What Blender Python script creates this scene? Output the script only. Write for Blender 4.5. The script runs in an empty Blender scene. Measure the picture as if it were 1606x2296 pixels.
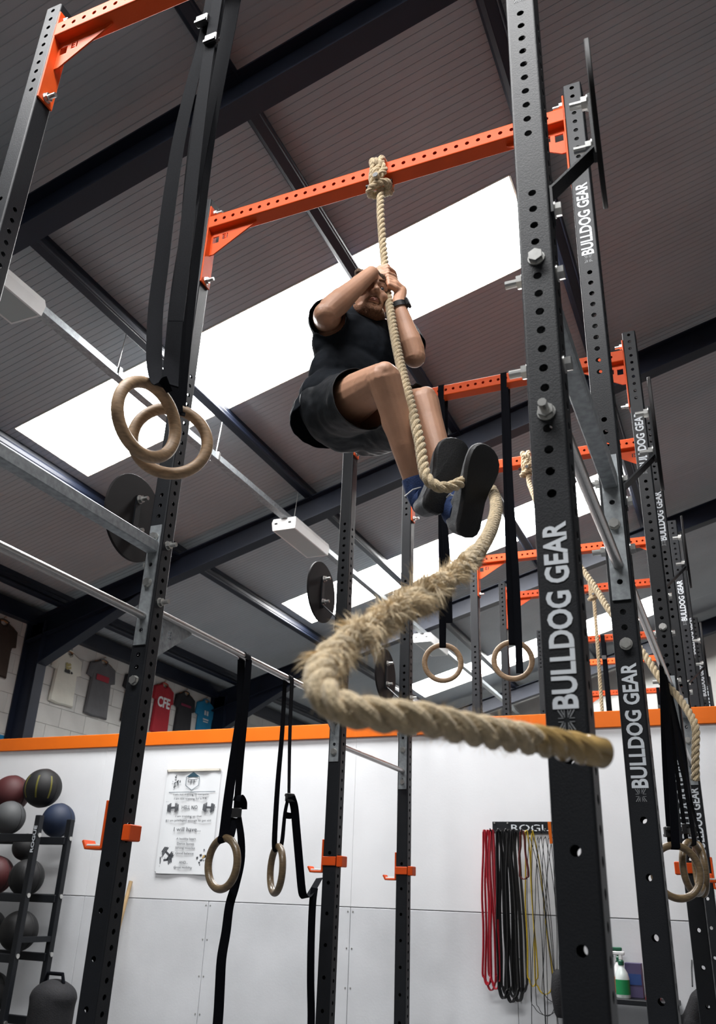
import bpy, bmesh, math, random
from mathutils import Vector, Matrix, noise
random.seed(7)
C = bpy.context.scene.collection
SC = bpy.context.scene
PI = math.pi
V = Vector

# ------------------------------------------------------------------ camera
YAW, PITCH, ROLL, FPX = 0.4223, 0.4299, 0.0395, 1909.6
cy, sy, cp, sp = math.cos(YAW), math.sin(YAW), math.cos(PITCH), math.sin(PITCH)
_f = V((-sy*cp, cy*cp, sp)); _r = V((cy, sy, 0)); _u = _r.cross(_f)
CR = _r*math.cos(ROLL) + _u*math.sin(ROLL)      # camera right
CU = -_r*math.sin(ROLL) + _u*math.cos(ROLL)     # camera up
CF = _f                                         # camera forward
cam_data = bpy.data.cameras.new('camera')
cam = bpy.data.objects.new('camera', cam_data); C.objects.link(cam)
cam.matrix_world = Matrix(((CR.x, CU.x, -CF.x, 0), (CR.y, CU.y, -CF.y, 0), (CR.z, CU.z, -CF.z, 1.25), (0, 0, 0, 1)))
cam_data.sensor_fit = 'VERTICAL'; cam_data.sensor_height = 36.0
cam_data.lens = FPX/2296*36.0
cam_data.clip_start = 0.05; cam_data.clip_end = 200
cam_data.dof.use_dof = True; cam_data.dof.focus_distance = 3.4; cam_data.dof.aperture_fstop = 5.6
SC.camera = cam

# ------------------------------------------------------------------ light and exposure
world = bpy.data.worlds.new('world'); SC.world = world; world.use_nodes = True
world.node_tree.nodes['Background'].inputs[0].default_value = (0.55, 0.68, 0.9, 1)
world.node_tree.nodes['Background'].inputs[1].default_value = 0.6
ROOFLIGHT = 30.0                                # radiance of the daylit translucent roof sheets
SC.view_settings.view_transform = 'Standard'; SC.view_settings.look = 'None'
SC.view_settings.gamma = 1.0; SC.view_settings.use_curve_mapping = False
SC.view_settings.exposure = 0.42

# ------------------------------------------------------------------ materials
def mat(name, col, rough=0.6, metal=0.0, var=0.0, scale=20.0, bump=0.0, bscale=80.0, spec=0.5, coat=0.0, stretch=(1,1,1), sub=0.0, emit=0.0, col2=None, sheen=0.0):
    m = bpy.data.materials.new(name); m.use_nodes = True
    nt = m.node_tree; b = nt.nodes['Principled BSDF']
    b.inputs['Base Color'].default_value = (*col, 1)
    b.inputs['Roughness'].default_value = rough; b.inputs['Metallic'].default_value = metal
    b.inputs['Specular IOR Level'].default_value = spec; b.inputs['Coat Weight'].default_value = coat
    if sub: b.inputs['Subsurface Weight'].default_value = sub; b.inputs['Subsurface Radius'].default_value = (.02,.008,.004)
    if sheen: b.inputs['Sheen Weight'].default_value = sheen
    if emit:
        b.inputs['Emission Color'].default_value = (*col, 1); b.inputs['Emission Strength'].default_value = emit
    if var or bump:
        tc = nt.nodes.new('ShaderNodeTexCoord'); mp = nt.nodes.new('ShaderNodeMapping'); mp.inputs['Scale'].default_value = stretch
        nt.links.new(tc.outputs['Object'], mp.inputs[0])
        if var:
            n = nt.nodes.new('ShaderNodeTexNoise'); n.inputs['Scale'].default_value = scale; n.inputs['Detail'].default_value = 5
            nt.links.new(mp.outputs[0], n.inputs['Vector'])
            rp = nt.nodes.new('ShaderNodeValToRGB')
            c2 = col2 or tuple(min(1, c*(1+var)) for c in col)
            rp.color_ramp.elements[0].position = .3; rp.color_ramp.elements[1].position = .7
            rp.color_ramp.elements[0].color = (*[c*(1-var) for c in col], 1); rp.color_ramp.elements[1].color = (*c2, 1)
            nt.links.new(n.outputs['Fac'], rp.inputs[0]); nt.links.new(rp.outputs[0], b.inputs['Base Color'])
        if bump:
            n2 = nt.nodes.new('ShaderNodeTexNoise'); n2.inputs['Scale'].default_value = bscale; n2.inputs['Detail'].default_value = 3
            nt.links.new(mp.outputs[0], n2.inputs['Vector'])
            bp = nt.nodes.new('ShaderNodeBump'); bp.inputs['Strength'].default_value = bump; bp.inputs['Distance'].default_value = .01
            nt.links.new(n2.outputs['Fac'], bp.inputs['Height']); nt.links.new(bp.outputs[0], b.inputs['Normal'])
    return m
M = dict(
 black=mat('black_powder_coat', (.0065,.0078,.0105), .5, 0, .15, 6, .10, 300, spec=.3),
 orange=mat('orange_powder_coat', (.66,.078,.009), .5, 0, .06, 8, .05, 200, spec=.22),
 trim=mat('orange_trim_paint', (.74,.145,.006), .5, 0, .05, 3, spec=.25),
 galv=mat('galvanised_steel', (.30,.325,.34), .48, .5, .25, 40, .05, 120),
 zinc=mat('zinc_bolt', (.62,.62,.6), .32, .9, .1, 60),
 chrome=mat('bare_steel_bar', (.45,.44,.43), .3, .9, .15, 60, stretch=(8,1,8)),
 letter=mat('white_lettering', (.62,.66,.70), .5),
 flag=mat('grey_print', (.22,.23,.24), .5),
 navy=mat('navy_steel_paint', (.006,.0095,.021), .5, 0, .2, 3, spec=.35),
 sheet=mat('roof_liner_sheet', (.37,.40,.42), .6, 0, .08, 1.2, spec=.2),
 rooflight=mat('daylit_rooflight', (1,1,1), .5, emit=ROOFLIGHT),
 cream=mat('rooflight_frame', (.7,.66,.58), .6, 0, .15, 4),
 panel=mat('white_painted_ply', (.80,.81,.83), .5, 0, .04, 2, .04, 60),
 panel2=mat('white_painted_ply_greyer', (.66,.675,.70), .5, 0, .08, 2.5, .05, 60),  # lower boards: greyer base than the upper ones, with scuff mottling
 block=mat('white_block_wall', (.50,.495,.47), .8, 0, .08, 3, .1, 60),
 blue=mat('blue_wall_paint', (.01,.18,.38), .6, 0, .05, 3),
 floor=mat('rubber_floor', (.085,.087,.092), .8, 0, .3, 30, .1, 100),
 rope=mat('manila_rope', (.53,.42,.265), .85, 0, .28, 120, .5, 420, spec=.2, sheen=.3, stretch=(1,1,.5)),
 fibre=mat('rope_fibre', (.66,.53,.34), .8, 0, .25, 60, spec=.2, sheen=.4),
 resin=mat('rope_end_resin', (.36,.24,.09), .22, 0, .3, 25, .1, 60, coat=.6),
 skin=mat('skin', (.50,.27,.17), .5, 0, .10, 14, .07, 260, sub=.12),
 lips=mat('lips', (.36,.15,.11), .5),
 beard=mat('ginger_beard', (.22,.10,.05), .85, 0, .35, 220, .6, 300),
 hair=mat('brown_hair', (.09,.05,.025), .7, 0, .4, 120, .8, 200),
 eye=mat('eye', (.22,.20,.19), .3), iris=mat('iris', (.03,.04,.05), .2),
 shirt=mat('black_navy_tshirt', (.0065,.0095,.0145), .85, 0, .25, 10, .3, 22, spec=.2),
 shorts=mat('black_shorts', (.006,.008,.011), .6, 0, .25, 9, .4, 16, spec=.3),
 sole=mat('black_rubber_sole', (.006,.006,.007), .6, 0, .2, 40, .15, 200),
 upper=mat('grey_shoe_upper', (.13,.135,.14), .7, 0, .25, 60, .2, 250),
 sock=mat('blue_sock', (.012,.035,.12), .85, 0, .2, 60, .3, 300),
 lace=mat('grey_lace', (.5,.5,.5), .8),
 watch=mat('black_watch', (.012,.012,.014), .4),
 strap=mat('black_webbing', (.003,.0035,.0055), .85, 0, .2, 200, .15, 500, spec=.08),
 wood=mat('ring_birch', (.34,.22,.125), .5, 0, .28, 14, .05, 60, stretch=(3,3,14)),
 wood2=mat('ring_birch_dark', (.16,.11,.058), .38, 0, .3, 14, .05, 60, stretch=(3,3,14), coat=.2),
 plastic=mat('black_plastic', (.012,.012,.013), .4),
 uhmw=mat('white_lip', (.75,.72,.68), .4),
 disc=mat('brown_black_target', (.008,.0065,.007), .65, 0, .1, 20, spec=.25),
 lampbody=mat('white_lamp_housing', (.75,.75,.74), .5, 0, .05, 5),
 lampglass=mat('lamp_diffuser', (.36,.40,.40), .35),
 paper=mat('poster_paper', (.80,.82,.84), .45), ink=mat('poster_ink', (.06,.065,.075), .6), inkblue=mat('poster_navy_ink', (.02,.06,.09), .6),
 inkgold=mat('poster_gold_ink', (.6,.4,.12), .6),
 pine=mat('pine_stick', (.45,.31,.16), .6, 0, .2, 10, stretch=(6,6,1)),
 red=mat('red_rubber', (.38,.012,.025), .5, 0, .1, 30), black_rub=mat('black_rubber', (.010,.010,.011), .55), maroon=mat('maroon_rubber', (.10,.008,.01), .5), yellow=mat('yellow_rubber', (.52,.36,.02), .5),
 cable=mat('black_cable', (.012,.013,.015), .5),
 ballred=mat('red_ball', (.05,.0035,.0045), .65), ballblk=mat('black_ball', (.003,.003,.0036), .65, 0, .2, 20), ballblu=mat('blue_ball', (.0025,.011,.036), .65), ballwhite=mat('pale_ball', (.06,.063,.066), .65), ballyel=mat('yellow_print', (.11,.10,.01), .5),
 twhite=mat('white_cotton', (.66,.65,.57), .9, 0, .06, 4, .4, 12), tgrey=mat('grey_cotton', (.105,.105,.11), .9, 0, .1, 8, .4, 12), tred=mat('red_cotton', (.33,.012,.022), .9, 0, .1, 8, .4, 12), tblack=mat('black_cotton', (.014,.014,.017), .9, 0, .1, 8, .4, 12), tblue=mat('blue_cotton', (.012,.20,.38), .9, 0, .1, 8, .4, 12), tbrown=mat('brown_cotton', (.035,.022,.015), .9, 0, .1, 8, .4, 12),
 pred=mat('red_print', (.28,.015,.03), .8), pwhite=mat('white_print', (.7,.7,.7), .8), pblack=mat('black_print', (.03,.03,.03), .8), pyel=mat('mustard_print', (.38,.33,.14), .8), pmag=mat('crimson_print', (.16,.01,.04), .8),
 hanger=mat('hanger_wood', (.30,.14,.05), .5),
 pet=mat('clear_bottle', (.62,.68,.66), .25), green=mat('green_label', (.005,.20,.06), .5), dgreen=mat('green_trigger', (.01,.10,.05), .4), orangelab=mat('orange_label', (.75,.2,.02), .5), purple=mat('purple_card', (.06,.05,.12), .6), redcard=mat('red_plastic', (.45,.015,.015), .4), white=mat('white_plastic', (.7,.7,.7), .4), bluelab=mat('blue_label', (.015,.05,.18), .5),
 foam=mat('dark_foam', (.005,.005,.007), .8, 0, .3, 60, .3, 150),
)

# ------------------------------------------------------------------ mesh helpers
class MB:
    """collects shapes, then links them as ONE mesh object"""
    def __init__(s): s.v = []; s.f = []
    def add(s, vs, fs):
        o = len(s.v); s.v += [V(p) for p in vs]; s.f += [tuple(o+i for i in f) for f in fs]; return s
    def box(s, c, d, ax=None, bev=0.0):
        c = V(c); ax = ax or (V((1,0,0)), V((0,1,0)), V((0,0,1)))
        hx, hy, hz = d[0]/2, d[1]/2, d[2]/2
        if bev <= 0:
            vs = [c + ax[0]*x*hx + ax[1]*y*hy + ax[2]*z*hz for z in (-1,1) for y in (-1,1) for x in (-1,1)]
            return s.add(vs, [(0,2,3,1),(4,5,7,6),(0,1,5,4),(2,6,7,3),(0,4,6,2),(1,3,7,5)])
        b = bev; q = []
        for z, i in ((-hz, b), (-hz+b, 0), (hz-b, 0), (hz, b)):
            X, Y = hx-i, hy-i
            ring = [(X-b, -Y), (X, -Y+b), (X, Y-b), (X-b, Y), (-X+b, Y), (-X, Y-b), (-X, -Y+b), (-X+b, -Y)]
            q.append([c + ax[0]*x + ax[1]*y + ax[2]*z for x, y in ring])
        return s.loft(q, True, True)
    def loft(s, rings, cap0=False, cap1=False, closed=True):
        n = len(rings[0]); o = len(s.v)
        for r in rings: s.v += [V(p) for p in r]
        for i in range(len(rings)-1):
            for j in range(n if closed else n-1):
                k = (j+1) % n
                s.f.append((o+i*n+j, o+i*n+k, o+(i+1)*n+k, o+(i+1)*n+j))
        if cap0: s.f.append(tuple(o+j for j in reversed(range(n))))
        if cap1: s.f.append(tuple(o+(len(rings)-1)*n+j for j in range(n)))
        return s
    def tube(s, path, r, n=12, caps=True, closed=False):
        path = [V(p) for p in path]; N = len(path)
        rr = r if isinstance(r, (list, tuple)) else [r]*N
        fr = frames(path, closed)
        rings = [[path[i] + (fr[i][1]*math.cos(2*PI*j/n) + fr[i][2]*math.sin(2*PI*j/n))*rr[i] for j in range(n)] for i in range(N)]
        if closed: rings.append(rings[0])
        return s.loft(rings, caps and not closed, caps and not closed)
    def cyl(s, a, b, r, n=16): return s.tube([a, b], r, n)
    def ribbon(s, path, width, wdir, t=0.002):
        path = [V(p) for p in path]; N = len(path)
        fr = frames(path)
        rings = []
        for i in range(N):
            wd = wdir[i] if isinstance(wdir, list) else wdir
            wd = V(wd); tg = fr[i][0]; wd = (wd - tg*wd.dot(tg)).normalized(); nn = tg.cross(wd)
            w = (width[i] if isinstance(width, list) else width)/2
            rings.append([path[i]+wd*w+nn*t/2, path[i]-wd*w+nn*t/2, path[i]-wd*w-nn*t/2, path[i]+wd*w-nn*t/2])
        return s.loft(rings, True, True)
    def ball(s, c, r, ax=None, nu=16, nv=10):
        c = V(c); r = (r, r, r) if not isinstance(r, (tuple, list)) else r
        ax = ax or (V((1,0,0)), V((0,1,0)), V((0,0,1)))
        o = len(s.v)
        s.v.append(c - ax[2]*r[2])
        for i in range(1, nv):
            t = -PI/2 + PI*i/nv
            for j in range(nu):
                a = 2*PI*j/nu
                s.v.append(c + ax[0]*r[0]*math.cos(t)*math.cos(a) + ax[1]*r[1]*math.cos(t)*math.sin(a) + ax[2]*r[2]*math.sin(t))
        s.v.append(c + ax[2]*r[2]); e = len(s.v)-1
        for j in range(nu):
            k = (j+1) % nu
            s.f.append((o, o+1+k, o+1+j)); s.f.append((e, e-nu+j, e-nu+k))
            for i in range(nv-2):
                s.f.append((o+1+i*nu+j, o+1+i*nu+k, o+1+(i+1)*nu+k, o+1+(i+1)*nu+j))
        return s
    def limb(s, pts, rad, n=14):
        """tapered chain of cones with ball joints (for remeshing)"""
        for i in range(len(pts)):
            s.ball(pts[i], rad[i], None, 14, 8)
            if i: s.tube([pts[i-1], pts[i]], [rad[i-1], rad[i]], n)
        return s
    def torus(s, c, R, r, u, w, n=48, m=14, flat=1.0):
        c = V(c); u = V(u).normalized(); w = V(w).normalized(); nn = u.cross(w)
        rings = []
        for i in range(n+1):
            a = 2*PI*i/n; d = u*math.cos(a)+w*math.sin(a)
            rings.append([c + d*(R + r*math.cos(2*PI*j/m)) + nn*r*flat*math.sin(2*PI*j/m) for j in range(m)])
        return s.loft(rings)
    def prism(s, poly, o, u, w, t):
        """polygon (2-D) in the plane o + x*u + y*w, thickness t along u x w, centred"""
        o = V(o); u = V(u); w = V(w); nn = u.cross(w).normalized()
        a = [o + u*x + w*y + nn*t/2 for x, y in poly]; b = [o + u*x + w*y - nn*t/2 for x, y in poly]
        return s.loft([b, a], True, True)
    def mesh(s, name, smooth=True):
        me = bpy.data.meshes.new(name); me.from_pydata([tuple(p) for p in s.v], [], s.f)
        bm = bmesh.new(); bm.from_mesh(me); bmesh.ops.recalc_face_normals(bm, faces=bm.faces); bm.to_mesh(me); bm.free()
        if smooth: smooth_by_angle(me)
        return me
    def build(s, name, m, parent=None, smooth=True, **kw): return link(name, s.mesh(name, smooth), m, parent, **kw)

def smooth_by_angle(me, ang=0.6):
    me.polygons.foreach_set('use_smooth', [True]*len(me.polygons))
    bm = bmesh.new(); bm.from_mesh(me)
    for e in bm.edges:
        if len(e.link_faces) == 2 and e.calc_face_angle(0) > ang: e.smooth = False
    bm.to_mesh(me); bm.free()

def frames(path, closed=False):
    N = len(path); T = []
    for i in range(N):
        if closed: d = path[(i+1) % N] - path[i-1]
        else: d = path[min(i+1, N-1)] - path[max(i-1, 0)]
        T.append(d.normalized() if d.length > 1e-9 else V((0,0,1)))
    ref = V((0,0,1)) if abs(T[0].z) < .9 else V((1,0,0))
    n = (ref - T[0]*ref.dot(T[0])).normalized(); out = []
    for t in T:
        n = (n - t*n.dot(t))
        n = n.normalized() if n.length > 1e-6 else V((1,0,0)).cross(t).normalized()
        out.append((t, n, t.cross(n)))
    return out

def link(name, me, m, parent=None, loc=None, label=None, cat=None, group=None, kind=None):
    o = bpy.data.objects.new(name, me); C.objects.link(o)
    if m is not None and me is not None and len(me.materials) == 0: me.materials.append(M[m] if isinstance(m, str) else m)
    if parent: o.parent = parent
    if loc: o.location = loc
    tag(o, label, cat, group, kind); return o
def tag(o, label=None, cat=None, group=None, kind=None):
    if label: o['label'] = label
    if cat: o['category'] = cat
    if group: o['group'] = group
    if kind: o['kind'] = kind
    return o
def thing(name, label, cat, loc=(0,0,0), group=None):
    o = bpy.data.objects.new(name, None); C.objects.link(o); o.location = loc; o.empty_display_size = .1
    return tag(o, label, cat, group)
def copy_tree(o, parent=None):
    c = o.copy(); C.objects.link(c); c.parent = parent
    for ch in list(o.children): copy_tree(ch, c)
    return c
def spline(pts, per=8):
    """Catmull-Rom through pts"""
    P = [V(p) for p in pts]; P = [P[0]*2-P[1]] + P + [P[-1]*2-P[-2]]; out = []
    for i in range(1, len(P)-2):
        a, b, c, d = P[i-1:i+3]
        for k in range(per):
            t = k/per
            out.append(.5*((2*b) + (c-a)*t + (2*a-5*b+4*c-d)*t*t + (3*b-a-3*c+d)*t**3))
    out.append(P[-2]); return out
def resample(path, step):
    out = [path[0].copy()]; acc = 0.0
    for i in range(1, len(path)):
        a, b = path[i-1], path[i]; L = (b-a).length; d = step-acc
        while d <= L and L > 0:
            out.append(a.lerp(b, d/L)); d += step
        acc = (acc+L) % step if L > 0 else acc
    return out
def plate(outer, holes, t, name='plate'):
    """flat plate with holes cut through: polygons in the local XZ plane, thickness t along Y"""
    bm = bmesh.new()
    for loop in [outer]+holes:
        vs = [bm.verts.new((x, 0, z)) for x, z in loop]
        for i in range(len(vs)): bm.edges.new((vs[i], vs[(i+1) % len(vs)]))
    bmesh.ops.triangle_fill(bm, use_beauty=True, use_dissolve=False, edges=bm.edges[:])
    r = bmesh.ops.extrude_face_region(bm, geom=bm.faces[:])
    bmesh.ops.translate(bm, vec=(0, t, 0), verts=[g for g in r['geom'] if isinstance(g, bmesh.types.BMVert)])
    bmesh.ops.recalc_face_normals(bm, faces=bm.faces)
    me = bpy.data.meshes.new(name); bm.to_mesh(me); bm.free(); return me
def text_mesh(txt, w, h, depth=.0006, bold=.0):
    """lettering as a thin mesh in the XY plane, fitted to width w and height h, centred"""
    cu = bpy.data.curves.new('lettering', 'FONT'); cu.body = txt; cu.extrude = .002; cu.offset = bold; cu.resolution_u = 3
    ob = bpy.data.objects.new('lettering', cu); C.objects.link(ob)
    dg = bpy.context.evaluated_depsgraph_get(); me = bpy.data.meshes.new_from_object(ob.evaluated_get(dg))
    bpy.data.objects.remove(ob); bpy.data.curves.remove(cu)
    xs = [v.co.x for v in me.vertices]; ys = [v.co.y for v in me.vertices]
    x0, x1, y0, y1 = min(xs), max(xs), min(ys), max(ys)
    sx = w/(x1-x0) if w else h/(y1-y0); s_y = h/(y1-y0) if h else sx
    for v in me.vertices: v.co = ((v.co.x-(x0+x1)/2)*sx, (v.co.y-(y0+y1)/2)*s_y, depth if v.co.z > 0 else 0)
    me.name = 'lettering'; return me
def remeshed(mb, voxel, smooth_it=4, factor=.5):
    me = bpy.data.meshes.new('solid'); me.from_pydata([tuple(p) for p in mb.v], [], mb.f)
    bm = bmesh.new(); bm.from_mesh(me); bmesh.ops.recalc_face_normals(bm, faces=bm.faces); bm.to_mesh(me); bm.free()
    ob = bpy.data.objects.new('solid', me); C.objects.link(ob)
    md = ob.modifiers.new('r', 'REMESH'); md.mode = 'VOXEL'; md.voxel_size = voxel; md.use_smooth_shade = True
    if smooth_it:
        sm = ob.modifiers.new('s', 'SMOOTH'); sm.iterations = smooth_it; sm.factor = factor
    dg = bpy.context.evaluated_depsgraph_get(); out = bpy.data.meshes.new_from_object(ob.evaluated_get(dg))
    bpy.data.objects.remove(ob); bpy.data.meshes.remove(me)
    out.polygons.foreach_set('use_smooth', [True]*len(out.polygons)); return out
def circ(cx, cz, r, n=16, off=0): return [(cx+r*math.cos(2*PI*i/n+off), cz+r*math.sin(2*PI*i/n+off)) for i in range(n)]
X, Y, Z = V((1,0,0)), V((0,1,0)), V((0,0,1))
def hexbolt(mb, p, d, stud=0.0, r=.017, washer=True):
    """hex head (or nut with a stud) on a washer at p pointing along d"""
    p = V(p); d = V(d).normalized()
    if washer: mb.cyl(p, p+d*.003, r*1.15, 16)
    mb.cyl(p+d*.003, p+d*.016, r, 6)
    if stud: mb.cyl(p+d*.016, p+d*(.016+stud), r*.55, 10)
    return mb

# ------------------------------------------------------------------ the building
XW, YF, YB, XR_, RIDGE, T = -7.6, 17.4, -6.5, 12.0, 5.5, .29     # left wall, far wall, wall behind, right wall, ridge, roof slope
def zr(x): return 6.55 + T*x if x < RIDGE else 6.55 + T*RIDGE - T*(x-RIDGE)
WALLY = 6.30
S = dict(kind='structure')
MB().box((2.2, 5.4, -.05), (20.4, 24.6, .1)).build('floor', 'floor', smooth=False, **S)
def slab(name, pts, n, m, **kw):
    a = [V(p) for p in pts]; b = [p + V(n)*.15 for p in a]
    return MB().loft([a, b], True, True).build(name, m, smooth=False, **kw)
wl = slab('wall_left', [(XW,YB,0),(XW,YF,0),(XW,YF,zr(XW)),(XW,YB,zr(XW))], (-1,0,0), 'block', **S)
slab('wall_right', [(XR_,YB,0),(XR_,YF,0),(XR_,YF,zr(XR_)),(XR_,YB,zr(XR_))], (1,0,0), 'block', **S)
for nm, yy, n in (('wall_far', YF, (0,1,0)), ('wall_near', YB, (0,-1,0))):
    slab(nm, [(XW,yy,0),(XR_,yy,0),(XR_,yy,zr(XR_)),(RIDGE,yy,zr(RIDGE)),(XW,yy,zr(XW))], n, 'block', **S)
MB().box((XW+.0145, 12.3, 2.66), (.004, 10.0, .32)).build('blue_band', 'blue', wl, smooth=False)
# blockwork of the left wall where it shows above the partition: single blocks with recessed joints
ME_BK = MB().box((0,0,0), (.014, .446, .221), bev=.002).mesh('block', False)
for r in range(8):
    for q in range(16):
        link('block', ME_BK, 'block', wl, (XW+.006, 6.42+.45*q+(.225 if r % 2 else 0), 2.50+.225*r))
MB().box((XW+.06, 5.4, zr(XW)-.13), (.12, 23.6, .18)).build('eaves_beam', 'navy', wl, smooth=False)

# rooflights: (x0, x1, y0, y1)
RL = [(-3.2, 1.3, -.25, .73), (-5.5, -1.0, 4.76, 5.74), (-5.5, -1.0, 9.80, 10.74), (-5.5, -1.0, 14.80, 15.78)]  # first is unseen overhead, x range shifted to light the left side less
mb = MB()
def liner(x0, x1, y0, y1):
    """micro-ribbed sheet: narrow grooves running up the slope"""
    prof = [(y0, 0)]; y = math.ceil(y0/.06+.2)*.06
    while y < y1-.02:
        prof += [(y-.005, 0), (y-.002, .0035), (y+.002, .0035), (y+.005, 0)]; y += .06
    prof.append((y1, 0))
    mb.loft([[(x0, a, zr(x0)+d) for a, d in prof], [(x1, a, zr(x1)+d) for a, d in prof]], closed=False)
ys = YB-.1
for x0, x1, y0, y1 in RL:
    liner(XW-.2, RIDGE, ys, y0); liner(XW-.2, x0, y0, y1); liner(x1, RIDGE, y0, y1); ys = y1
liner(XW-.2, RIDGE, ys, YF+.1)
mb.loft([[(RIDGE, YB-.1, zr(RIDGE)), (RIDGE, YF+.1, zr(RIDGE))], [(XR_+.2, YB-.1, zr(XR_+.2)), (XR_+.2, YF+.1, zr(XR_+.2))]], closed=False)
ceil = mb.build('ceiling', 'sheet', smooth=False, **S)
for i, (x0, x1, y0, y1) in enumerate(RL):
    w = MB()
    prof = [(y0 + (y1-y0)*k/24, .05 + .012*(k % 2)) for k in range(25)]
    w.loft([[(x0, a, zr(x0)+d) for a, d in prof], [(x1, a, zr(x1)+d) for a, d in prof]], closed=False)
    win = w.build('window_%d' % (i+1), 'rooflight', smooth=False, **S)
    k = MB()
    for a, b in ((y0, y0-.012), (y1, y1+.012)):
        k.loft([[(x0, a, zr(x0)-.004), (x0, b, zr(x0)-.004), (x0, b, zr(x0)+.07), (x0, a, zr(x0)+.07)], [(x1, a, zr(x1)-.004), (x1, b, zr(x1)-.004), (x1, b, zr(x1)+.07), (x1, a, zr(x1)+.07)]], True, True)
    for a in (x0, x1):
        k.box((a, (y0+y1)/2, zr(a)+.033), (.014, y1-y0, .074))
    k.build('window_frame', 'cream', win, smooth=False)

# purlins (Z sections) on top of the rafters
def zed(x, y0, y1):
    z = zr(x)
    m = MB(); d = .18; w = .07; t = .012
    pr = [(-w, 0), (t/2, 0), (t/2, -d+t), (w, -d+t), (w, -d), (w+.0, -d+.03), (w-t, -d+.03), (w-t, -d), (-t/2, -d), (-t/2, -t), (-w, -t)]
    pr = [(-w, -.002), (t/2, -.002), (t/2, -d+t), (w, -d+t), (w, -d), (-t/2, -d), (-t/2, -t), (-w, -t)]
    m.loft([[(x+a, y0, z+b + T*a) for a, b in pr], [(x+a, y1, z+b+T*a) for a, b in pr]], True, True)
    # rolled lip along the lower flange
    m.tube([(x+w, y0, z-d+.012), (x+w, y1, z-d+.012)], .014, 8)
    m.tube([(x-w*.2, y0, z-d*.55), (x-w*.2, y1, z-d*.55)], .055, 10)
    return m.build('purlin', 'navy', ceil)
for x in (-7.15, -5.6, -3.95, -2.28, -.78, .85, 2.48, 4.1): zed(x, YB, YF)
# rafters: I sections below the purlins, with a haunch at the column
def isec(w, d, tf=.014, tw=.010):
    return [(-w/2, 0), (w/2, 0), (w/2, -tf), (tw/2, -tf), (tw/2, -d+tf), (w/2, -d+tf), (w/2, -d), (-w/2, -d), (-w/2, -d+tf), (-tw/2, -d+tf), (-tw/2, -tf), (-w/2, -tf)]
for yf in (2.88, 7.38, 11.45, 16.6, -1.6):
    m = MB(); yc = yf+.075; pr = isec(.15, .27); x0, x1 = XW+.05, RIDGE
    m.loft([[(x0, yc+a, zr(x0)-.182+b) for a, b in pr], [(x1, yc+a, zr(x1)-.182+b) for a, b in pr]], True, True)
    raf = m.build('rafter', 'navy', ceil, smooth=False)
    h = MB()
    xa, xb = XW+.3, -5.9
    za, zb = zr(xa)-.45, zr(xb)-.45
    h.prism([(xa, za), (xb, zb), (xb, zb-.012), (xa, za-.34)], (0, yc, 0), X, Z, .010)
    h.loft([[(xa, yc-.075, za-.34), (xa, yc+.075, za-.34), (xa, yc+.075, za-.354), (xa, yc-.075, za-.354)], [(xb, yc-.075, zb), (xb, yc+.075, zb), (xb, yc+.075, zb-.014), (xb, yc-.075, zb-.014)]], True, True)
    h.build('haunch', 'navy', raf, smooth=False)
    c = MB(); pc = isec(.15, .27)
    c.loft([[(XW+.03-b, yc+a, 0) for a, b in pc], [(XW+.03-b, yc+a, zr(XW)-.2) for a, b in pc]], True, True)
    c.build('column', 'navy', wl, smooth=False)

# partition of painted boards with the orange capping
wb = MB().box((.2, WALLY+.07, 1.22), (15.5, .10, 2.44)).build('wall_back', 'panel', smooth=False, **S)
SEAM = -3.985
xs = [XW]; x = SEAM-1.22*3
while x < 8: 
    if x > XW+.1: xs.append(x)
    x += 1.22
xs.append(7.95)
for a, b in zip(xs[:-1], xs[1:]):
    MB().box(((a+b)/2, WALLY+.010, .609), (b-a-.004, .02, 1.214), bev=.0015).build('panel', 'panel2', wb, smooth=False)
for k in range(0, len(xs)-1, 2):
    a, b = xs[k], xs[min(k+2, len(xs)-1)]
    MB().box(((a+b)/2, WALLY+.010, 1.832), (b-a-.0015, .02, 1.218), bev=.001).build('panel', 'panel', wb, smooth=False)
sc = MB()
for sx in (SEAM, SEAM+1.22, SEAM+2.44, SEAM+3.66):
    for zz in (.2, .45, .7, .95, 1.19):
        for d in (-.02, .02): sc.cyl((sx+d, WALLY+.002, zz), (sx+d, WALLY-.0015, zz), .006, 8)
sc.build('screw_heads', 'zinc', wb, kind='stuff')
MB().box((.2, WALLY+.06, 2.495), (15.5, .16, .115), bev=.004).build('trim_1', 'trim', smooth=False, **S)

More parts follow.
